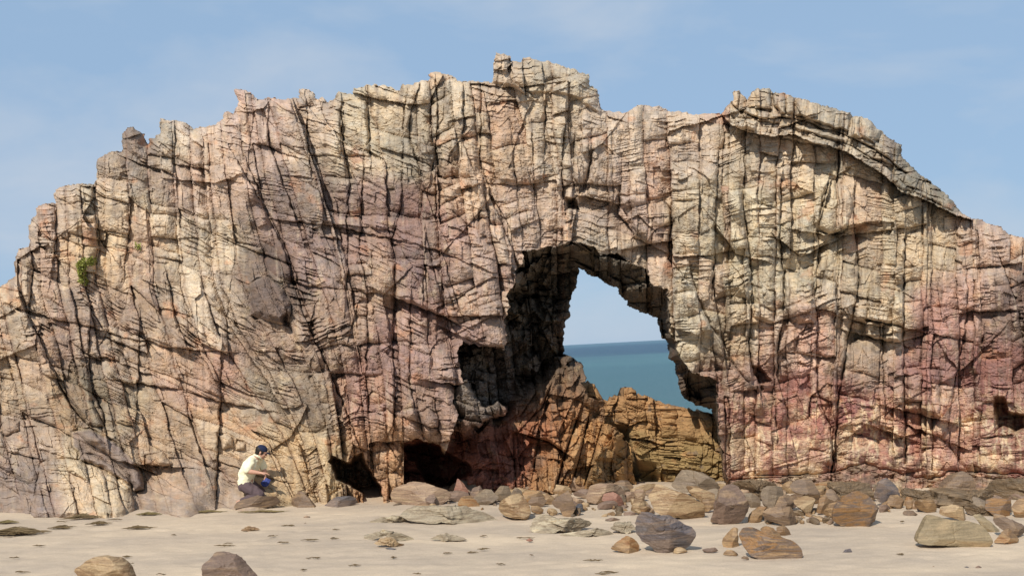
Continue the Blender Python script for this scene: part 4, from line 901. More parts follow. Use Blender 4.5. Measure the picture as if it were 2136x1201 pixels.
B_('boulder', z('s', 1430, 845, 1500, 835, 1560, 870, 1575, 915, 1500, 915, 1440, 905), BM['orange'], 'orange block behind the banded long boulder, on its right', GB)
B_('boulder', z('s', 500, 630, 560, 590, 580, 545, 700, 590, 800, 620, 880, 660, 935, 695, 940, 760, 950, 800, 850, 812, 740, 790, 640, 765, 570, 740, 540, 690), BM['tan'], 'big layered tan slab tilted above the blue grey boulder', GB, res=5, facet=5, thick=1.0)
B_('boulder', z('s', 655, 550, 700, 500, 760, 445, 840, 445, 920, 465, 990, 510, 1050, 570, 1040, 610, 1000, 620, 900, 590, 780, 590, 700, 570), BM['grey'], 'broad grey domed boulder standing highest in front of the yellow wall', GB, by=1040, res=5, facet=5)
B_('boulder', z('s', 770, 590, 830, 545, 920, 580, 1005, 615, 1000, 660, 960, 690, 900, 660, 830, 620), BM['tan'], 'buff slab propped between the grey domed boulder and the tall brown one', GB, by=1062, facet=8)
B_('boulder', z('s', 960, 830, 985, 740, 990, 680, 1020, 600, 1080, 550, 1140, 545, 1190, 580, 1230, 650, 1270, 700, 1240, 770, 1200, 830, 1080, 842), BM['mauve'], 'tall brown mauve boulder standing upright right of the layered tan slab', GB, res=5, facet=6)
B_('boulder', z('s', 1230, 825, 1240, 765, 1300, 700, 1350, 700, 1330, 810, 1270, 830), BM['orange'], 'small orange stone wedged at the right side of the tall mauve boulder', GB, dd=.15)
B_('boulder', z('s', 1330, 812, 1325, 740, 1370, 715, 1480, 705, 1570, 710, 1640, 770, 1630, 835, 1560, 845, 1450, 825), BM['brown'], 'flat topped brown boulder with dark left end beside the shingle', GB, facet=9)
B_('boulder', z('s', 1410, 705, 1460, 640, 1550, 600, 1600, 620, 1600, 690, 1540, 720), BM['brown'], 'plain brown stone lying behind the flat topped brown boulder', GB, by=1074)
B_('boulder', z('s', 1560, 670, 1620, 620, 1680, 615, 1735, 660, 1720, 720, 1670, 748, 1600, 710), BM['tan'], 'pointed tan boulder with pale stripes above the shingle', GB, by=1076, facet=9)
B_('boulder', z('s', 1530, 560, 1560, 520, 1650, 500, 1700, 510, 1740, 600, 1755, 650, 1720, 690, 1690, 640, 1640, 615, 1580, 620), BM['brown'], 'brown grey boulder with rusty right edge close under the pier', GB, by=1055)
B_('boulder', z('s', 1330, 590, 1370, 560, 1500, 562, 1515, 620, 1470, 650, 1420, 700, 1350, 690, 1325, 640), BM['grey'], 'grooved grey boulder close under the left edge of the pier', GB, by=1062)
B_('boulder', z('s', 1200, 600, 1260, 600, 1330, 640, 1330, 720, 1260, 720), BM['grey'], 'light grey stone in the gap right of the tall mauve boulder', GB, by=1066, dd=.3)
B_('boulder', z('s', 75, 640, 100, 560, 180, 540, 300, 550, 390, 575, 430, 620, 405, 670, 300, 695, 180, 690, 80, 670), BM['pale'], 'large rounded pinkish boulder in front of the orange buttress', GB, res=5, by=1055, facet=5)
B_('boulder', z('s', 185, 660, 200, 615, 270, 595, 340, 640, 392, 692, 300, 695), BM['red'], 'dull red wedge leaning on the large pinkish boulder', GB, by=1056, dd=-.2)
B_('boulder', z('s', 415, 600, 430, 580, 475, 580, 505, 605, 500, 650, 430, 650), BM['pale'], 'pale cream stone in the mouth of the opening by dark shadow', GB, by=1048)
B_('boulder', z('s', 395, 735, 420, 650, 490, 630, 530, 700, 480, 762), BM['tan'], 'buff stone leaning left of the layered tan slab', GB)
B_('boulder', z('s', 455, 775, 480, 700, 530, 690, 572, 745, 540, 775), BM['brown'], 'dark brown lump under the left tip of the layered tan slab', GB, dd=.2)
B_('boulder', z('r', 20, 690, 8, 640, 40, 580, 80, 545, 170, 523, 300, 535, 400, 570, 490, 600, 510, 635, 460, 670, 400, 697, 300, 705, 150, 708), BM['pale'], 'wide pale flat topped boulder at the mouth of the left cave', GB, res=5, facet=8)
B_('boulder', z('r', 270, 690, 285, 650, 360, 610, 375, 650, 360, 700), BM['mauve'], 'small mauve block set in the front of the wide pale boulder', GB, dd=-.15)
B_('boulder', z('r', 500, 695, 550, 640, 620, 626, 670, 660, 702, 700, 640, 715, 560, 715), BM['orange'], 'rounded tan orange stone right of the wide pale boulder', GB)
B_('boulder', z('r', 700, 660, 700, 600, 715, 560, 760, 620, 785, 700, 740, 708), BM['mauve'], 'upright mauve splinter of rock below the orange buttress', GB, dd=.3)
B_('boulder', z('r', 610, 620, 630, 570, 690, 555, 720, 600, 710, 660, 640, 660), BM['mauve'], 'mauve stone under the red rocks, left of the upright splinter', GB, by=1048)
B_('boulder', z('r', 765, 610, 830, 553, 900, 560, 925, 615, 870, 660, 790, 650), BM['grey'], 'greenish grey block behind the striped boulder', GB, by=1048)
B_('boulder', z('r', 900, 620, 940, 570, 985, 590, 1000, 640, 940, 660), BM['grey'], 'small grey brown stone peeping over the top of the striped boulder', GB, by=1048)
B_('boulder', z('r', 778, 735, 830, 670, 900, 630, 980, 612, 1030, 680, 1052, 740, 1022, 800, 940, 792, 860, 772), BM['tan'], 'striped cream and brown diamond shaped boulder at the sand edge', GB, res=5, facet=4)
B_('boulder', z('r', 980, 615, 1010, 575, 1060, 572, 1130, 600, 1188, 660, 1180, 692, 1110, 685, 1040, 685), BM['orange'], 'orange sloping boulder behind the striped diamond boulder', GB, by=1056)
B_('boulder', z('r', 1178, 682, 1230, 640, 1320, 583, 1348, 650, 1372, 710, 1330, 782, 1280, 772, 1250, 712), BM['brown'], 'dark tilted block with bright edge, right of the striped boulder', GB, facet=9)
B_('boulder', z('r', 1362, 705, 1390, 680, 1420, 688, 1424, 730, 1388, 748, 1364, 735), BM['navy'], 'small round dark blue stone beside the dark tilted block', GB, res=3, facet=2)
B_('boulder', z('r', 1055, 745, 1050, 700, 1110, 695, 1155, 730, 1145, 765), BM['orange'], 'little rusty stone between striped boulder and dark tilted block', GB, res=3)
B_('boulder', z('r', 1145, 755, 1170, 715, 1235, 710, 1250, 760, 1200, 775), BM['tan'], 'pale broken stone at the foot of the dark tilted block', GB, res=3)
B_('boulder', z('r', 495, 600, 520, 495, 570, 530, 612, 590, 600, 645, 540, 648), BM['red'], 'pointed red stone at the right side of the cave mouth', GB, by=1046, dd=.2)
B_('boulder', z('r', 1165, 655, 1190, 625, 1250, 612, 1245, 655), BM['pale'], 'pale grey stone behind the dark tilted block', GB, by=1050, res=3)
B_('boulder', z('q', 875, 690, 920, 660, 1000, 635, 1140, 628, 1200, 640, 1232, 680, 1255, 702, 1100, 714, 930, 714), BM['blue'], 'low grey banded slab lying before the narrow cave', GB, thick=1.2)
B_('boulder', z('q', 655, 705, 690, 640, 760, 592, 800, 608, 850, 650, 895, 714, 760, 716), BM['brown'], 'brown folded boulder right of the kneeling man', GB, facet=4)
B_('boulder', z('q', 285, 690, 330, 662, 420, 654, 480, 690, 475, 708, 350, 706), BM['mauve'], 'low purple stone on the sand in front of the kneeling man', GB, dd=-.1)
B_('boulder', z('q', 290, 648, 330, 632, 400, 622, 470, 622, 560, 632, 640, 650, 690, 708, 430, 714, 290, 712), BM['brown'], 'low sandy brown ledge hiding the kneeling man below the knee', GB, thick=.5, facet=3, dd=-.25)
B_('boulder', z('t', 470, 790, 480, 720, 540, 640, 620, 605, 690, 593, 760, 620, 800, 680, 838, 750, 832, 830, 740, 857, 580, 852, 500, 820), BM['streak'], 'big boulder with slanting rust and grey streaks below the pier', GB, res=5, facet=6)
B_('boulder', z('t', 1050, 955, 1080, 890, 1140, 790, 1170, 766, 1300, 800, 1440, 810, 1540, 838, 1580, 880, 1618, 960, 1572, 1005, 1430, 992, 1250, 977, 1080, 968), BM['slab'], 'large smooth olive grey slab with sloping ends alone on the sand', GB, res=5, facet=3, n=3.4, rough=.6)
B_('boulder', z('t', 765, 620, 800, 530, 860, 503, 930, 540, 975, 600, 960, 650, 860, 660), BM['blue'], 'grey dome above the orange rubble, right of the streaked boulder', GB, by=1060)
B_('boulder', z('t', 800, 745, 800, 690, 860, 688, 912, 722, 850, 755), BM['mauve'], 'low purple grey stone touching the right of the streaked boulder', GB, res=3, dd=.1)
B_('boulder', z('t', 1028, 732, 1050, 670, 1120, 650, 1190, 660, 1228, 730, 1220, 762, 1150, 752), BM['orange'], 'smooth orange boulder at the back edge of the sand bay', GB)
B_('boulder', z('t', 1190, 610, 1240, 540, 1310, 473, 1400, 453, 1455, 490, 1495, 575, 1420, 610), BM['brown'], 'brown mound resting against the pier above the craggy ledge', GB, by=1050, res=5)
B_('boulder', z('t', 1222, 765, 1240, 700, 1330, 688, 1430, 718, 1495, 760, 1485, 815, 1400, 808), BM['tan'], 'long yellowish block behind the olive grey slab', GB)
B_('boulder', z('t', 1560, 720, 1570, 660, 1640, 635, 1700, 650, 1765, 650, 1762, 740, 1740, 785, 1640, 785), BM['streak'], 'ochre boulder with a blue grey side near the right edge', GB)
B_('boulder', z('t', 1600, 825, 1620, 752, 1700, 768, 1760, 800, 1840, 830, 1960, 860, 1960, 940, 1850, 940, 1700, 880), BM['brown'], 'brown boulder with pale flecks above the last orange wedge', GB)
B_('boulder', z('t', 1615, 965, 1680, 880, 1750, 862, 1810, 900, 1850, 950, 1880, 972, 1760, 975), BM['orange'], 'orange wedge on the sand right of the olive grey slab', GB)
B_('boulder', z('t', 1480, 760, 1540, 758, 1620, 830, 1685, 885, 1620, 912, 1560, 880), BM['slab'], 'narrow grey stone sloping behind the right end of the olive slab', GB, dd=.2)
B_('boulder', z('t', 1755, 705, 1800, 650, 1860, 638, 1920, 700, 1910, 790, 1780, 790), BM['orange'], 'rusty orange boulder cut by the right edge of the view', GB)
B_('boulder', z('t', 420, 665, 420, 600, 440, 568, 490, 558, 545, 650, 520, 690), BM['brown'], 'upright brown stone just left behind the streaked boulder', GB, by=1066)
B_('boulder', z('t', 355, 745, 375, 640, 430, 598, 452, 650, 440, 770), BM['orange'], 'narrow orange stone between the pointed tan boulder and the streaked one', GB)
B_('boulder', z('t', 395, 765, 450, 680, 540, 668, 550, 730, 475, 800), BM['orange'], 'bright rusty stone against the left foot of the streaked boulder', GB, dd=.1)
B_('boulder', z('t', 855, 695, 880, 620, 960, 600, 1000, 680, 975, 728), BM['orange'], 'orange rubble stone under the grey dome', GB, facet=12)
B_('boulder', z('t', 975, 660, 1000, 630, 1065, 640, 1060, 690, 1000, 735), BM['orange'], 'orange chip left of the smooth orange boulder', GB, res=3)
B_('boulder', z('p', 440, 1160, 520, 1140, 600, 1093, 680, 1065, 760, 1055, 850, 1075, 930, 1120, 972, 1180, 985, 1240, 800, 1290, 560, 1270), BM['tan'], 'rounded ochre and grey stone sunk in the near sand, left of the other near one', 'stones in the near sand', res=5, facet=3, cat='stone')
B_('boulder', z('q', 70, 1230, 80, 1120, 125, 1085, 150, 1040, 210, 1037, 300, 1055, 360, 1090, 430, 1160, 490, 1240, 300, 1330, 120, 1300), BM['mauve'], 'dark mauve grey stone with a squared top, cut by the bottom edge', 'stones in the near sand', res=5, facet=4, cat='stone')
# the rest of the boulder belt: every stone stands on its own
fr = random.Random(11)
FILL = [(1010, 1052, 42, 26), (1085, 1040, 40, 28), (1120, 1058, 34, 20), (1225, 1040, 40, 26), (1270, 1062, 30, 18), (1310, 1046, 36, 22), (1345, 1072, 30, 20), (1490, 1048, 36, 30), (1530, 1074, 28, 20), (1565, 1040, 40, 30), (1612, 1036, 36, 26), (1650, 1030, 40, 26), (1700, 1050, 36, 30), (1720, 1032, 40, 24), (1760, 1028, 44, 22),
        (1800, 1036, 40, 22), (1885, 1044, 40, 26), (1910, 1062, 34, 22), (1945, 1036, 46, 20), (1960, 1058, 40, 18), (2010, 1044, 50, 18), (2040, 1062, 40, 22), (2075, 1052, 44, 22), (2120, 1040, 46, 20), (1100, 1030, 36, 18), (1170, 1034, 40, 22), (1440, 1070, 30, 20), (1855, 1060, 26, 20), (1590, 1074, 28, 20), (1375, 1050, 26, 18), (955, 1044, 36, 24), (915, 1050, 30, 18), (1295, 1030, 34, 20), (1650, 1062, 30, 24), (1985, 1072, 34, 16), (2100, 1070, 36, 20), (1530, 1034, 54, 20), (1600, 1026, 50, 22), (1680, 1044, 40, 24), (1740, 1044, 44, 22), (1780, 1040, 40, 20), (1830, 1026, 52, 20), (1870, 1030, 56, 20), (1930, 1050, 44, 20), (1990, 1034, 60, 20), (2060, 1032, 60, 18), (2110, 1028, 50, 18),
        (1140, 1048, 30, 18), (1200, 1052, 32, 18), (1250, 1048, 34, 20), (1330, 1058, 34, 18), (1060, 1036, 36, 20), (980, 1036, 36, 20), (1460, 1042, 36, 22), (1500, 1034, 30, 22), (1900, 1076, 26, 14), (1410, 1060, 26, 16), (960, 1030, 50, 30), (1015, 1026, 54, 30), (1075, 1022, 50, 28), (1130, 1024, 50, 28), (1190, 1022, 56, 28), (1250, 1026, 54, 30), (1300, 1022, 44, 24), (1340, 1030, 40, 24), (905, 1038, 44, 24),
        (1115, 1044, 44, 24), (1290, 1052, 40, 22), (1370, 1040, 40, 24), (1480, 1064, 36, 26), (1625, 1052, 44, 28), (1700, 1034, 46, 26), (1815, 1046, 44, 26)]
for i, (x_, y_, w_, h_) in enumerate(FILL):
    an = fr.uniform(-.35, .35); w_ *= fr.uniform(1.2, 1.9); h_ *= fr.uniform(.9, 1.3)
    pol = []
    for k in range(7):
        a = (k + fr.uniform(-.3, .3)) * math.tau / 7; q = fr.uniform(.8, 1.15)
        ex, ey = .5 * w_ * math.cos(a) * q, .5 * h_ * math.sin(a) * q
        pol.append((x_ + ex * math.cos(an) - ey * math.sin(an), y_ - .42 * h_ + ex * math.sin(an) + ey * math.cos(an)))
    B_('boulder', pol, BM[fr.choice(('brown', 'orange', 'tan', 'grey', 'mauve', 'orange', 'pale'))], 'weathered brown or grey rubble stone packed among the larger boulders', 'rubble stones packed between the boulders', res=4, facet=10)
# craggy low ledges
GL = 'low rock ledges in the sand'
def ledge(poly, mat, label, **k): return boulder('rock_ledge', poly, mat, label, GL, cat='rock ledge', tex=k.pop('tex', 1.0), res=5, facet=k.pop('facet', 3), thick=k.pop('thick', 1.6), **k)
ledge(z('t', 1180, 690, 1190, 600, 1300, 585, 1420, 600, 1560, 588, 1700, 610, 1700, 690, 1600, 740, 1400, 700), BM['craggy'], 'dark craggy ledge under the brown mound', by=1060)
ledge(z('t', 1560, 600, 1620, 540, 1760, 500, 1900, 510, 2050, 540, 2050, 640, 1800, 640), BM['craggy'], 'pitted grey ledge under the pier at the right edge', by=1045)
ledge(z('t', 960, 640, 990, 570, 1100, 590, 1180, 600, 1190, 660, 1050, 660), BM['craggy'], 'pale pitted rock between the grey dome and the craggy ledge', by=1054)
ledge(z('t', 1410, 740, 1440, 690, 1600, 720, 1650, 770, 1500, 780), BM['craggy'], 'broken dark rock band behind the long yellowish block', by=1078)
ledge(z('s', 1130, 560, 1200, 520, 1330, 515, 1460, 545, 1480, 590, 1330, 600, 1200, 610), BM['craggy'], 'thin flat ledge behind the tall mauve boulder', by=1046)
ledge(z('t', 440, 560, 480, 530, 620, 530, 740, 550, 780, 600, 620, 620, 520, 620), BM['craggy'], 'flat brown ledge behind the big streaked boulder', by=1050)
ledge(z('r', 100, 755, 160, 720, 330, 700, 450, 715, 560, 700, 700, 735, 800, 760, 902, 825, 780, 832, 500, 822, 300, 815, 150, 790), BM['crust'], 'crusty cream bedrock hump before the wide pale boulder', thick=1.2, rough=.8)
ledge(z('r', -120, 800, -30, 782, 100, 778, 200, 795, 270, 828, 120, 825, -50, 815), BM['crust'], 'thin grey lip of bedrock left of the crusty cream hump', thick=1.2)
ledge(z('r', 1025, 850, 1040, 790, 1130, 760, 1260, 800, 1450, 795, 1560, 840, 1590, 870, 1400, 890, 1200, 875, 1090, 868), BM['crust'], 'rough grey white bedrock hump below the dark tilted block', thick=1.2, rough=.8)
ledge(z('r', 1220, 910, 1250, 885, 1420, 880, 1580, 860, 1700, 880, 1700, 915, 1450, 915), BM['crust'], 'flattest front strip of grey bedrock before the rough hump', thick=1.2)
ledge(z('r', 1620, 860, 1670, 815, 1760, 815, 1800, 860, 1740, 890), BM['crust'], 'grey bedrock patch touching the blue grey boulder on the left', thick=1.2)
ledge(z('r', -300, 880, -200, 868, -80, 875, 60, 890, 200, 915, 330, 945, 180, 952, 0, 925, -180, 905), BM['crust'], 'long low grey bedrock strip in the middle of the sand', thick=.8)
ledge(z('r', 310, 940, 350, 905, 440, 905, 560, 920, 610, 942, 450, 950), BM['crust'], 'small grey bedrock strip right of the long low one', thick=.9)
ledge(z('q', 1290, 965, 1380, 930, 1440, 928, 1480, 975, 1580, 990, 1450, 995), BM['tan'], 'little tan bedrock knob in front of the long low strip', thick=.9)
ledge(z('q', 330, 868, 400, 850, 440, 845, 490, 868, 420, 880), BM['tan'], 'tiny tan bedrock bump on the sand below the kneeling man', thick=.9)
# loose stones
GS = 'loose stones scattered on the beach'
rr = random.Random(4)
stone_src = []
for i in range(5):
    w_ = 10 + i; pol = [(1000 + w_ * math.cos(a) * rr.uniform(.75, 1.15), 1080 + 0.62 * w_ * math.sin(a) * rr.uniform(.75, 1.1)) for a in [k * math.tau / 9 for k in range(9)]]
    o = boulder('stone', pol, BM[('grey', 'orange', 'tan', 'mauve', 'craggy')[i]], 'fist sized loose stone among the boulders', GS, res=3, cat='stone', facet=6)
    stone_src.append(o)
BANDS = [(1590, 1700, 1068, 1092, 34), (1180, 1330, 1050, 1078, 30), (830, 1250, 1044, 1066, 22), (1240, 1480, 1036, 1068, 20), (1500, 1600, 1062, 1086, 10), (1840, 2136, 1040, 1070, 16), (1690, 1740, 1076, 1096, 8)]
k = 0
for (xa, xb, ya, yb, cnt) in BANDS:
    for _ in range(cnt):
        px, py = rr.uniform(xa, xb), rr.uniform(ya, yb)
        g = ground_at(px, py)
        src = stone_src[k % 5]
        o = src if k < 5 else src.copy()
        if k >= 5: COL.objects.link(o)
        sc_ = rr.uniform(0.45, 1.25)
        o.location = (g[0], g[1], g[2] + 0.02 * sc_); o.scale = (sc_ * rr.uniform(.8, 1.3), sc_, sc_ * rr.uniform(.7, 1.1)); o.rotation_euler = (0, rr.uniform(-.4, .4), rr.uniform(0, 6.28))
        k += 1
for (poly, mt, lb) in ((z('t', 530, 1037, 560, 1010, 600, 1003, 618, 1030), 'blue', 'lone pale blue pebble on bare sand left of the olive grey slab'), (z('t', 1405, 1137, 1425, 1130, 1445, 1137, 1425, 1141), 'navy', 'dark chip of stone near the lower right, left of its pair'),
                       (z('t', 1480, 1142, 1510, 1124, 1545, 1140, 1515, 1145), 'mauve', 'dark mauve pebble near the lower right, right of its pair'), (z('t', 1172, 1137, 1188, 1128, 1205, 1137), 'mauve', 'single mauve pebble on the sand below the olive grey slab'),
                       (z('q', 790, 780, 815, 766, 850, 778, 820, 788), 'pale', 'white stone alone on sand before the narrow cave'), (z('q', 795, 825, 810, 817, 825, 825), 'pale', 'tiny white shell on sand below the white stone'),
                       (z('r', 1010, 945, 1040, 930, 1080, 945, 1045, 955), 'red', 'small red stone at the end of a seaweed wisp'), (z('q', 1360, 1008, 1410, 995, 1480, 1010, 1420, 1014), 'navy', 'thin dark stone in front of the tan bedrock knob'),
                       (z('s', 190, 800, 260, 783, 340, 795, 300, 808), 'mauve', 'flat reddish stone left of the blue grey boulder, behind the bedrock')):
    boulder('stone', poly, BM[mt], lb, None, res=3, cat='stone', facet=4)

# ------------------------------------------------------------------ seaweed
WEED = simple('dried_seaweed', (0.13, 0.09, 0.045), 0.8, 0.2, 0.45, 9.0)
WEEDG = simple('olive_seaweed', (0.15, 0.115, 0.05), 0.8, 0.2, 0.45, 9.0)
def tube(pts, rad, n=4):
    v, f = [], []
    pts = [Vector(p) for p in pts]
    for i, p in enumerate(pts):
        d = (pts[min(i + 1, len(pts) - 1)] - pts[max(i - 1, 0)]).normalized()
        a = d.cross(Vector((0, 0, 1)))
        if a.length < 1e-4: a = Vector((1, 0, 0))
        a.normalize(); b2_ = a.cross(d)
        r_ = rad[i] if hasattr(rad, '__len__') else rad
        for k_ in range(n):
            an = math.tau * k_ / n
            v.append(p + (a * math.cos(an) + b2_ * math.sin(an)) * r_)
    for i in range(len(pts) - 1):
        for k_ in range(n):
            f.append((i * n + k_, i * n + (k_ + 1) % n, (i + 1) * n + (k_ + 1) % n, (i + 1) * n + k_))
    f.append(tuple(range(n))[::-1]); f.append(tuple((len(pts) - 1) * n + k_ for k_ in range(n)))
    return v, f
def weed(name, cx, by, wpx, hpx, label, group, mat, cnt):
    g = ground_at(cx, by); ppm = FPX / g[1]
    L_, hz = wpx / ppm, hpx / ppm
    V_, F_ = [], []
    dy = min(0.35, hz * 2.2)
    for i in range(cnt):
        q0 = abs(rr.gauss(0, .33)); x0 = max(-.5, min(.5, rr.gauss(0, .2))) * L_; y0 = rr.gauss(0, .35) * dy
        ln = L_ * rr.uniform(.25, .75); an = rr.gauss(0, .10); top = hz * rr.uniform(.1, .75) * math.exp(-(x0 / (0.33 * L_)) ** 2)
        ps = []
        for k_ in range(5):
            s_ = k_ / 4 - .5
            x_ = x0 + ln * s_ * math.cos(an); y_ = y0 + ln * s_ * math.sin(an) + rr.gauss(0, .012)
            gzz = float(ground_z(g[0] + x_, g[1] + y_)) - float(ground_z(g[0], g[1]))
            ps.append((x_, y_, gzz + 0.006 + top * (1 - (2 * s_) ** 2) + rr.uniform(0, .006)))
        v_, f_ = tube(ps, [0.002, .0045, .0055, .004, .0015], 4)
        o_ = len(V_); V_ += v_; F_ += [tuple(a + o_ for a in q_) for q_ in f_]
    o = mesh_obj(name, V_, F_, mat, None, False); o.location = (g[0], g[1], float(ground_z(g[0], g[1])) + 0.008)
    tag(o, label, 'seaweed', group)
    return o
for cx, by, w_, h_, lb, c_ in ((172, 1081, 50, 16, 'thick brown clump of seaweed under the fan of upright beds', 120), (30, 1113, 100, 22, 'widest dark seaweed heap at the left edge of the sand', 200), (15, 1091, 44, 8, 'flat olive seaweed patch above the widest heap', 60),
                             (128, 1102, 40, 9, 'small brown seaweed tuft right of the widest heap', 50), (205, 1094, 40, 10, 'red brown seaweed tuft below the thick clump', 50), (290, 1103, 46, 9, 'olive seaweed wisp on the sand right of the red brown tuft', 50),
                             (310, 1074, 40, 9, 'brown seaweed hump close under the mauve foot of the cliff', 60), (435, 1069, 60, 6, 'olive seaweed line along the sand edge left of the kneeling man', 60), (550, 1069, 70, 6, 'brown seaweed line along the sand edge right under the kneeling man', 60)):
    weed('seaweed', cx, by, w_, h_ * .62, lb, 'seaweed clumps at the left', WEED if c_ != 60 else WEEDG, c_)
WISP = [(80, 1140, 40), (470, 1140, 44), (480, 1135, 24), (500, 1155, 36), (565, 1120, 40), (640, 1128, 60), (690, 1125, 30), (735, 1127, 44), (590, 1133, 26), (260, 1163, 30), (275, 1177, 26), (520, 1157, 22), (660, 1166, 30), (740, 1181, 34), (820, 1165, 22), (940, 1136, 64), (1085, 1124, 56), (1010, 1147, 34), (985, 1155, 46), (985, 1169, 44),
        (1045, 1179, 30), (930, 1156, 26), (1010, 1120, 20), (815, 1198, 36), (875, 1199, 30), (1260, 1199, 34), (1240, 1171, 34), (1470, 1121, 22), (632, 1191, 20), (340, 1200, 30), (40, 1196, 50), (130, 1198, 40), (360, 1118, 30), (240, 1085, 30), (120, 1090, 30), (420, 1100, 24), (600, 1098, 26), (700, 1107, 22), (1270, 1196, 40), (1650, 1188, 30), (1880, 1158, 22), (30, 1165, 24), (1110, 1160, 20), (1480, 1160, 30), (1880, 1090, 20)]
for cx, by, w_ in [w for i, w in enumerate(WISP) if i % 4 != 3]:
    weed('seaweed_wisp', cx + rr.uniform(-3, 3), by, w_ * rr.uniform(.6, 1.1), 2.0, 'thin dry brown wisp of seaweed lying flat on the open sand', 'thin seaweed wisps on the sand', WEED, rr.choice((2, 3, 4, 6)))

# ------------------------------------------------------------------ plants growing on the cliff
LEAF = simple('cliff_leaf', (0.24, 0.25, 0.05), 0.6, 0.3, 0.4, 14.0); STEM = simple('cliff_stem', (0.07, 0.06, 0.03), 0.8)
def surf(u, v):
    i = int(round((u - us[0]) / STEP)); j = int(round((v - vs[0]) / STEP))
    return Vector(pos[j, i]) + Vector((0, -0.03, 0))
def cliff_plant(spots, cnt, label):
    c0 = surf(*spots[0][:2]); root = empty('plant', c0); tag(root, label, 'plant', 'plants on the cliff')
    V_, F_, VS, FS = [], [], [], []
    for (u, v, ru, rv, wgt) in spots:
        for i in range(int(cnt * wgt)):
            a, r_ = rr.uniform(0, 6.28), math.sqrt(rr.random())
            p = surf(u + ru * r_ * math.cos(a), v + rv * r_ * math.sin(a)) - c0
            p = p + Vector((0, -rr.uniform(0.0, .16) * (1.1 - r_), rr.uniform(-.02, .03)))
            d = Vector((rr.gauss(0, 1), rr.gauss(-.4, .8), rr.gauss(.2, .8))).normalized(); s_ = d.cross(Vector((rr.gauss(0, 1), rr.gauss(0, 1), rr.gauss(0, 1)))).normalized()
            l_ = rr.uniform(.022, .05); w2_ = l_ * .33
            b0 = len(V_); V_ += [p, p + d * l_ * .5 + s_ * w2_, p + d * l_, p + d * l_ * .5 - s_ * w2_]; F_.append((b0, b0 + 1, b0 + 2, b0 + 3))
        for i in range(5):
            p = surf(u, v) - c0; q_ = surf(u + rr.uniform(-ru, ru) * .7, v + rr.uniform(-rv, rv) * .7) - c0 + Vector((0, -.1, 0))
            v_, f_ = tube([p, (p + q_) / 2 + Vector((0, -.03, 0)), q_], [.006, .005, .002]); o_ = len(VS); VS += v_; FS += [tuple(a + o_ for a in x) for x in f_]
    mesh_obj('leaves', V_, F_, LEAF, root); mesh_obj('stem', VS, FS, STEM, root)
cliff_plant([(185, 548, 18, 8, 1), (172, 556, 9, 9, .8), (174, 572, 8, 10, .9), (177, 586, 9, 7, .9), (196, 544, 8, 5, .4)], 330, 'hooked bright green plant hanging on the pale upper left cliff')
cliff_plant([(290, 515, 5, 5, 1)], 60, 'tiny green tuft in a crack right of the hooked plant')
# ------------------------------------------------------------------ the kneeling man
PD = 16.72
P0 = at(np.float64(513), np.float64(1008), PD)
PPM = FPX / PD
def pj(px, py, dy=0.0): return Vector(((px - 512) / PPM, dy, (1008 - py) / PPM))
def capsules(bm, chain):
    """chain: list of (point, radius): overlapping round-ended tapered limbs"""
    for (a, ra), (b, rb) in zip(chain[:-1], chain[1:]):
        L_ = (b - a).length; n_ = max(2, int(L_ / (0.35 * min(ra, rb))) + 1)
        for i in range(n_ + 1):
            t_ = i / n_; m_ = Matrix.Translation(a.lerp(b, t_)) @ Matrix.Diagonal((1, 1, 1, 1))
            bmesh.ops.create_icosphere(bm, subdivisions=2, radius=ra + (rb - ra) * t_, matrix=m_)
def weld(name, bm, mat, parent, voxel=0.007, smooth=6):
    me = bpy.data.meshes.new(name); bm.to_mesh(me); bm.free()
    o = bpy.data.objects.new(name, me); COL.objects.link(o)
    r = o.modifiers.new('r', 'REMESH'); r.mode = 'VOXEL'; r.voxel_size = voxel
    s = o.modifiers.new('s', 'SMOOTH'); s.iterations = smooth; s.factor = 0.5
    dg = bpy.context.evaluated_depsgraph_get(); dg.update()
    new = bpy.data.meshes.new_from_object(o.evaluated_get(dg)); new.name = name
    o.modifiers.clear(); o.data = new
    new.materials.clear(); new.materials.append(mat)
    new.polygons.foreach_set('use_smooth', np.ones(len(new.polygons), bool))
    if parent: o.parent = parent
    return o
SKIN = simple('skin', (0.52, 0.29, 0.2), 0.55, 0.35, 0.06, 40); SHIRT = simple('yellow_cotton', (0.80, 0.76, 0.54), 0.9, 0.1, 0.05, 60, 0.2)
TROUS = simple('mauve_grey_cotton', (0.105, 0.075, 0.08), 0.9, 0.1, 0.12, 40, 0.2); CAPM = simple('navy_cloth', (0.02, 0.024, 0.055), 0.9, 0.15, 0.1, 60)
HAIR = simple('dark_hair', (0.014, 0.01, 0.008), 0.6, 0.3, 0.3, 120); BLUE = simple('blue_cloth', (0.045, 0.065, 0.22), 0.8, 0.25, 0.25, 26, 0.3)
EYE = simple('eye_dark', (0.02, 0.015, 0.012), 0.3, 0.5, 0.1)
man = empty('person', P0); man.scale = (.9, .9, .9)
tag(man, 'man in navy cap, pale yellow polo shirt and mauve trousers kneeling by the cliff', 'person')
bpy.context.view_layer.update()
sR, sL = pj(531, 957, -.155), pj(540, 957, .155)
eR, wR = pj(523.5, 976, -.27), pj(553, 982, -.25)
eL, wL = pj(549, 978, .20), pj(552.5, 993, .10)
hR, hL = pj(513, 1012, -.10), pj(515, 1012, .10)
kR, kL = pj(550, 1033, -.17), pj(546, 1036, .13)
aR, aL = pj(508, 1044, -.15), pj(508, 1044, .12)
tR, tL = pj(497, 1047, -.15), pj(497, 1047, .12)
bm = bmesh.new()
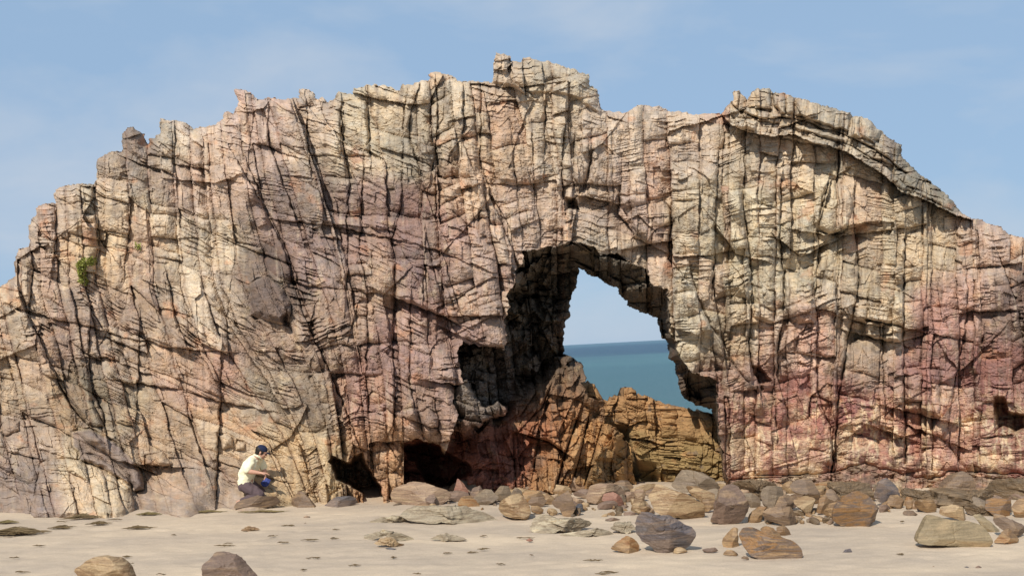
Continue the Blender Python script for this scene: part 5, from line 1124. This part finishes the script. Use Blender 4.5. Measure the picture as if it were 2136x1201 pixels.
for y_ in (-.06, .06):
    capsules(bm, [(pj(513, 1008, y_), .115), (pj(514, 990, y_), .105), (pj(525, 968, y_ * 1.5), .115), (pj(535, 954, y_), .08)])
capsules(bm, [(sR, .058), (pj(536, 954), .07), (sL, .058)])
capsules(bm, [(pj(536, 952), .062), (pj(545, 944), .054), (pj(548, 939), .05)])
for s_, e_, w_ in ((sR, eR, wR), (sL, eL, wL)): capsules(bm, [(s_, .056), (s_.lerp(e_, .5), .05), (e_, .041), (e_.lerp(w_, .35), .042), (w_, .027)])
for h_, k_, a_, t_ in ((hR, kR, aR, tR), (hL, kL, aL, tL)): capsules(bm, [(h_, .10), (h_.lerp(k_, .5), .082), (k_, .058), (k_.lerp(a_, .4), .056), (a_, .036), (t_, .030)])
# head: skull, jaw, brow, nose, lips, chin, ear; turned to the right and bowed
hc = pj(551, 937.5); hm = Matrix.Translation(hc) @ Matrix.Rotation(math.radians(24), 4, 'Y') @ Matrix.Rotation(math.radians(8), 4, 'Z')
def blob(x, y, z_, sx, sy, sz): bmesh.ops.create_icosphere(bm, subdivisions=3, radius=1.0, matrix=hm @ Matrix.Translation((x, y, z_)) @ Matrix.Diagonal((sx, sy, sz, 1)))
blob(-.008, 0, .028, .098, .076, .088); blob(.028, 0, -.045, .056, .056, .066); blob(.062, 0, -.085, .024, .03, .022); blob(.078, 0, .012, .018, .05, .016)
blob(.092, 0, -.018, .016, .013, .026); blob(.106, 0, -.034, .014, .015, .011); blob(.082, 0, -.062, .014, .024, .007); blob(.079, 0, -.072, .013, .021, .007)
for sy_ in (-1, 1): blob(-.012, sy_ * .078, -.012, .017, .009, .031); blob(.055, sy_ * .04, -.03, .025, .02, .025)
# hands: palm, four bent fingers of unequal length, thumb off the side
def hand(w_, d, up_, side, curl, lens=(.074, .083, .077, .06)):
    d = d.normalized(); side = side.normalized(); up_ = up_.normalized()
    for k_ in range(4):
        off = (k_ - 1.5) * .0195
        capsules(bm, [(w_, .024), (w_ + d * .05 + side * off * .8, .0165), (w_ + d * .088 + side * off, .0125)])
        p_ = w_ + d * .09 + side * off; L_ = lens[k_]; a_ = 0.0; ch = [(p_, .0105)]
        for seg, fr in enumerate((.45, .3, .25)):
            a_ += curl * (.6, 1.0, .7)[seg] * (1 + .12 * k_)
            p_ = p_ + (d * math.cos(a_) - up_ * math.sin(a_)) * L_ * fr; ch.append((p_, (.0095, .0085, .0072)[seg]))
        capsules(bm, ch)
    b_ = w_ + d * .03 - side * .028; capsules(bm, [(w_ + d * .012 - side * .012, .018), (b_, .014), (b_ + d * .032 - side * .022 - up_ * .008, .0115), (b_ + d * .058 - side * .026 - up_ * .02, .009)])
hand(wR, Vector((1, .12, -.10)), Vector((.1, 0, 1)), Vector((-.1, 1, 0)), .28)
hand(wL, Vector((.35, -.25, -.9)), Vector((.9, 0, .3)), Vector((.1, 1, -.1)), -.0 + .75)
weld('body', bm, SKIN, man, 0.0055, 3)
for sy_ in (-1, 1):
    b2 = bmesh.new(); bmesh.ops.create_icosphere(b2, subdivisions=2, radius=.010, matrix=hm @ Matrix.Translation((.084, sy_ * .031, -.006)))
    me = bpy.data.meshes.new('eye'); b2.to_mesh(me); b2.free(); me.materials.append(EYE); o = bpy.data.objects.new('eye', me); o.parent = man; COL.objects.link(o)
bm = bmesh.new(); blob(-.020, 0, .024, .098, .083, .092); blob(-.055, 0, -.03, .05, .066, .05); 
for sy_ in (-1, 1): blob(.022, sy_ * .068, .004, .014, .014, .034)
weld('hair', bm, HAIR, man, .006, 3)
bm = bmesh.new(); blob(-.010, 0, .044, .100, .082, .076)
weldcap = weld('cap', bm, CAPM, man, .006, 3)
bm = bmesh.new()
for k_ in range(9):
    an = (k_ - 4) * .23; blob(.098 + .028 * math.cos(an * 1.3), .07 * math.sin(an), .022 - .012 * math.cos(an) , .034, .016, .006)
brim = weld('brim', bm, CAPM, weldcap, .005, 2)
bm = bmesh.new()
for y_ in (-.07, .07):
    capsules(bm, [(pj(512, 1011, y_), .128), (pj(512, 1000, y_), .127), (pj(515, 985, y_), .126), (pj(525, 968, y_ * 1.3), .13), (pj(533, 956, y_), .095)])
capsules(bm, [(sR, .072), (pj(535, 955), .088), (sL, .072)])
for s_, e_ in ((sR, eR), (sL, eL)): capsules(bm, [(s_, .073), (s_.lerp(e_, .45), .07), (s_.lerp(e_, .86), .070)])
rs_ = np.random.RandomState(3)
shirt = weld('polo_shirt', bm, SHIRT, man, .008, 5)
me = shirt.data; c_ = np.empty(len(me.vertices) * 3, np.float32); me.vertices.foreach_get('co', c_); c_ = c_.reshape(-1, 3); nn = np.empty(len(me.vertices) * 3, np.float32); me.vertices.foreach_get('normal', nn); nn = nn.reshape(-1, 3)
c_ += nn * (0.010 * noise3(c_ * np.array([9, 9, 18.]) + 3, 4) + 0.006 * noise3(c_ * np.array([20, 20, 34.]), 5))[:, None].astype(np.float32)
me.vertices.foreach_set('co', c_.ravel()); me.update()
bm = bmesh.new()
for k_ in range(14):
    an = math.tau * k_ / 14; p_ = pj(540, 949) + Vector((.060 * math.cos(an) + .012, .066 * math.sin(an), .035 * math.cos(an + 2.4)))
    bmesh.ops.create_icosphere(bm, subdivisions=2, radius=.021, matrix=Matrix.Translation(p_) @ Matrix.Diagonal((.9, 1, 1.2, 1)))
weld('collar', bm, SHIRT, shirt, .007, 2)
bm = bmesh.new()
capsules(bm, [(pj(511, 1009, -.07), .118), (pj(511, 1009, .07), .118)])
for h_, k_, a_ in ((hR, kR, aR), (hL, kL, aL)): capsules(bm, [(h_, .118), (h_.lerp(k_, .5), .102), (k_, .076), (k_.lerp(a_, .4), .074), (a_, .056)])
tr = weld('trousers', bm, TROUS, man, .008, 4)
me = tr.data; c_ = np.empty(len(me.vertices) * 3, np.float32); me.vertices.foreach_get('co', c_); c_ = c_.reshape(-1, 3); nn = np.empty(len(me.vertices) * 3, np.float32); me.vertices.foreach_get('normal', nn); nn = nn.reshape(-1, 3)
c_ += nn * (0.012 * noise3(c_ * np.array([22, 12, 10.]) + 3, 6))[:, None].astype(np.float32)
me.vertices.foreach_set('co', c_.ravel()); me.update()
# blue bag held in the far hand
bag = empty('cloth_bag', P0 + 0.9 * np.array(pj(557, 1008, .04)[:])); bag.scale = (.9, .9, .9); tag(bag, 'small crumpled blue cloth bag hanging from the hand of the kneeling man', 'bag'); bpy.context.view_layer.update()
v_, f_ = ICO[4]; v_ = v_ * np.array([.075, .05, .062]); nr = v_ / np.linalg.norm(v_, axis=1)[:, None]
v_ = v_ + nr * (0.022 * noise3(v_ * 26 + 2, 8) + 0.010 * noise3(v_ * 60, 9))[:, None]
v_ = v_ @ np.array([[.9, 0, -.42], [0, 1, 0], [.42, 0, .9]]).T
mesh_obj('pouch', v_, f_, BLUE, bag, True)
vv_, ff_ = tube([Vector((-.03, .02, .12)), Vector((-.035, .01, .06)), Vector((-.02, 0, .03)), Vector((.0, -.02, .02))], .008, 6); mesh_obj('strap', vv_, ff_, CAPM, bag)
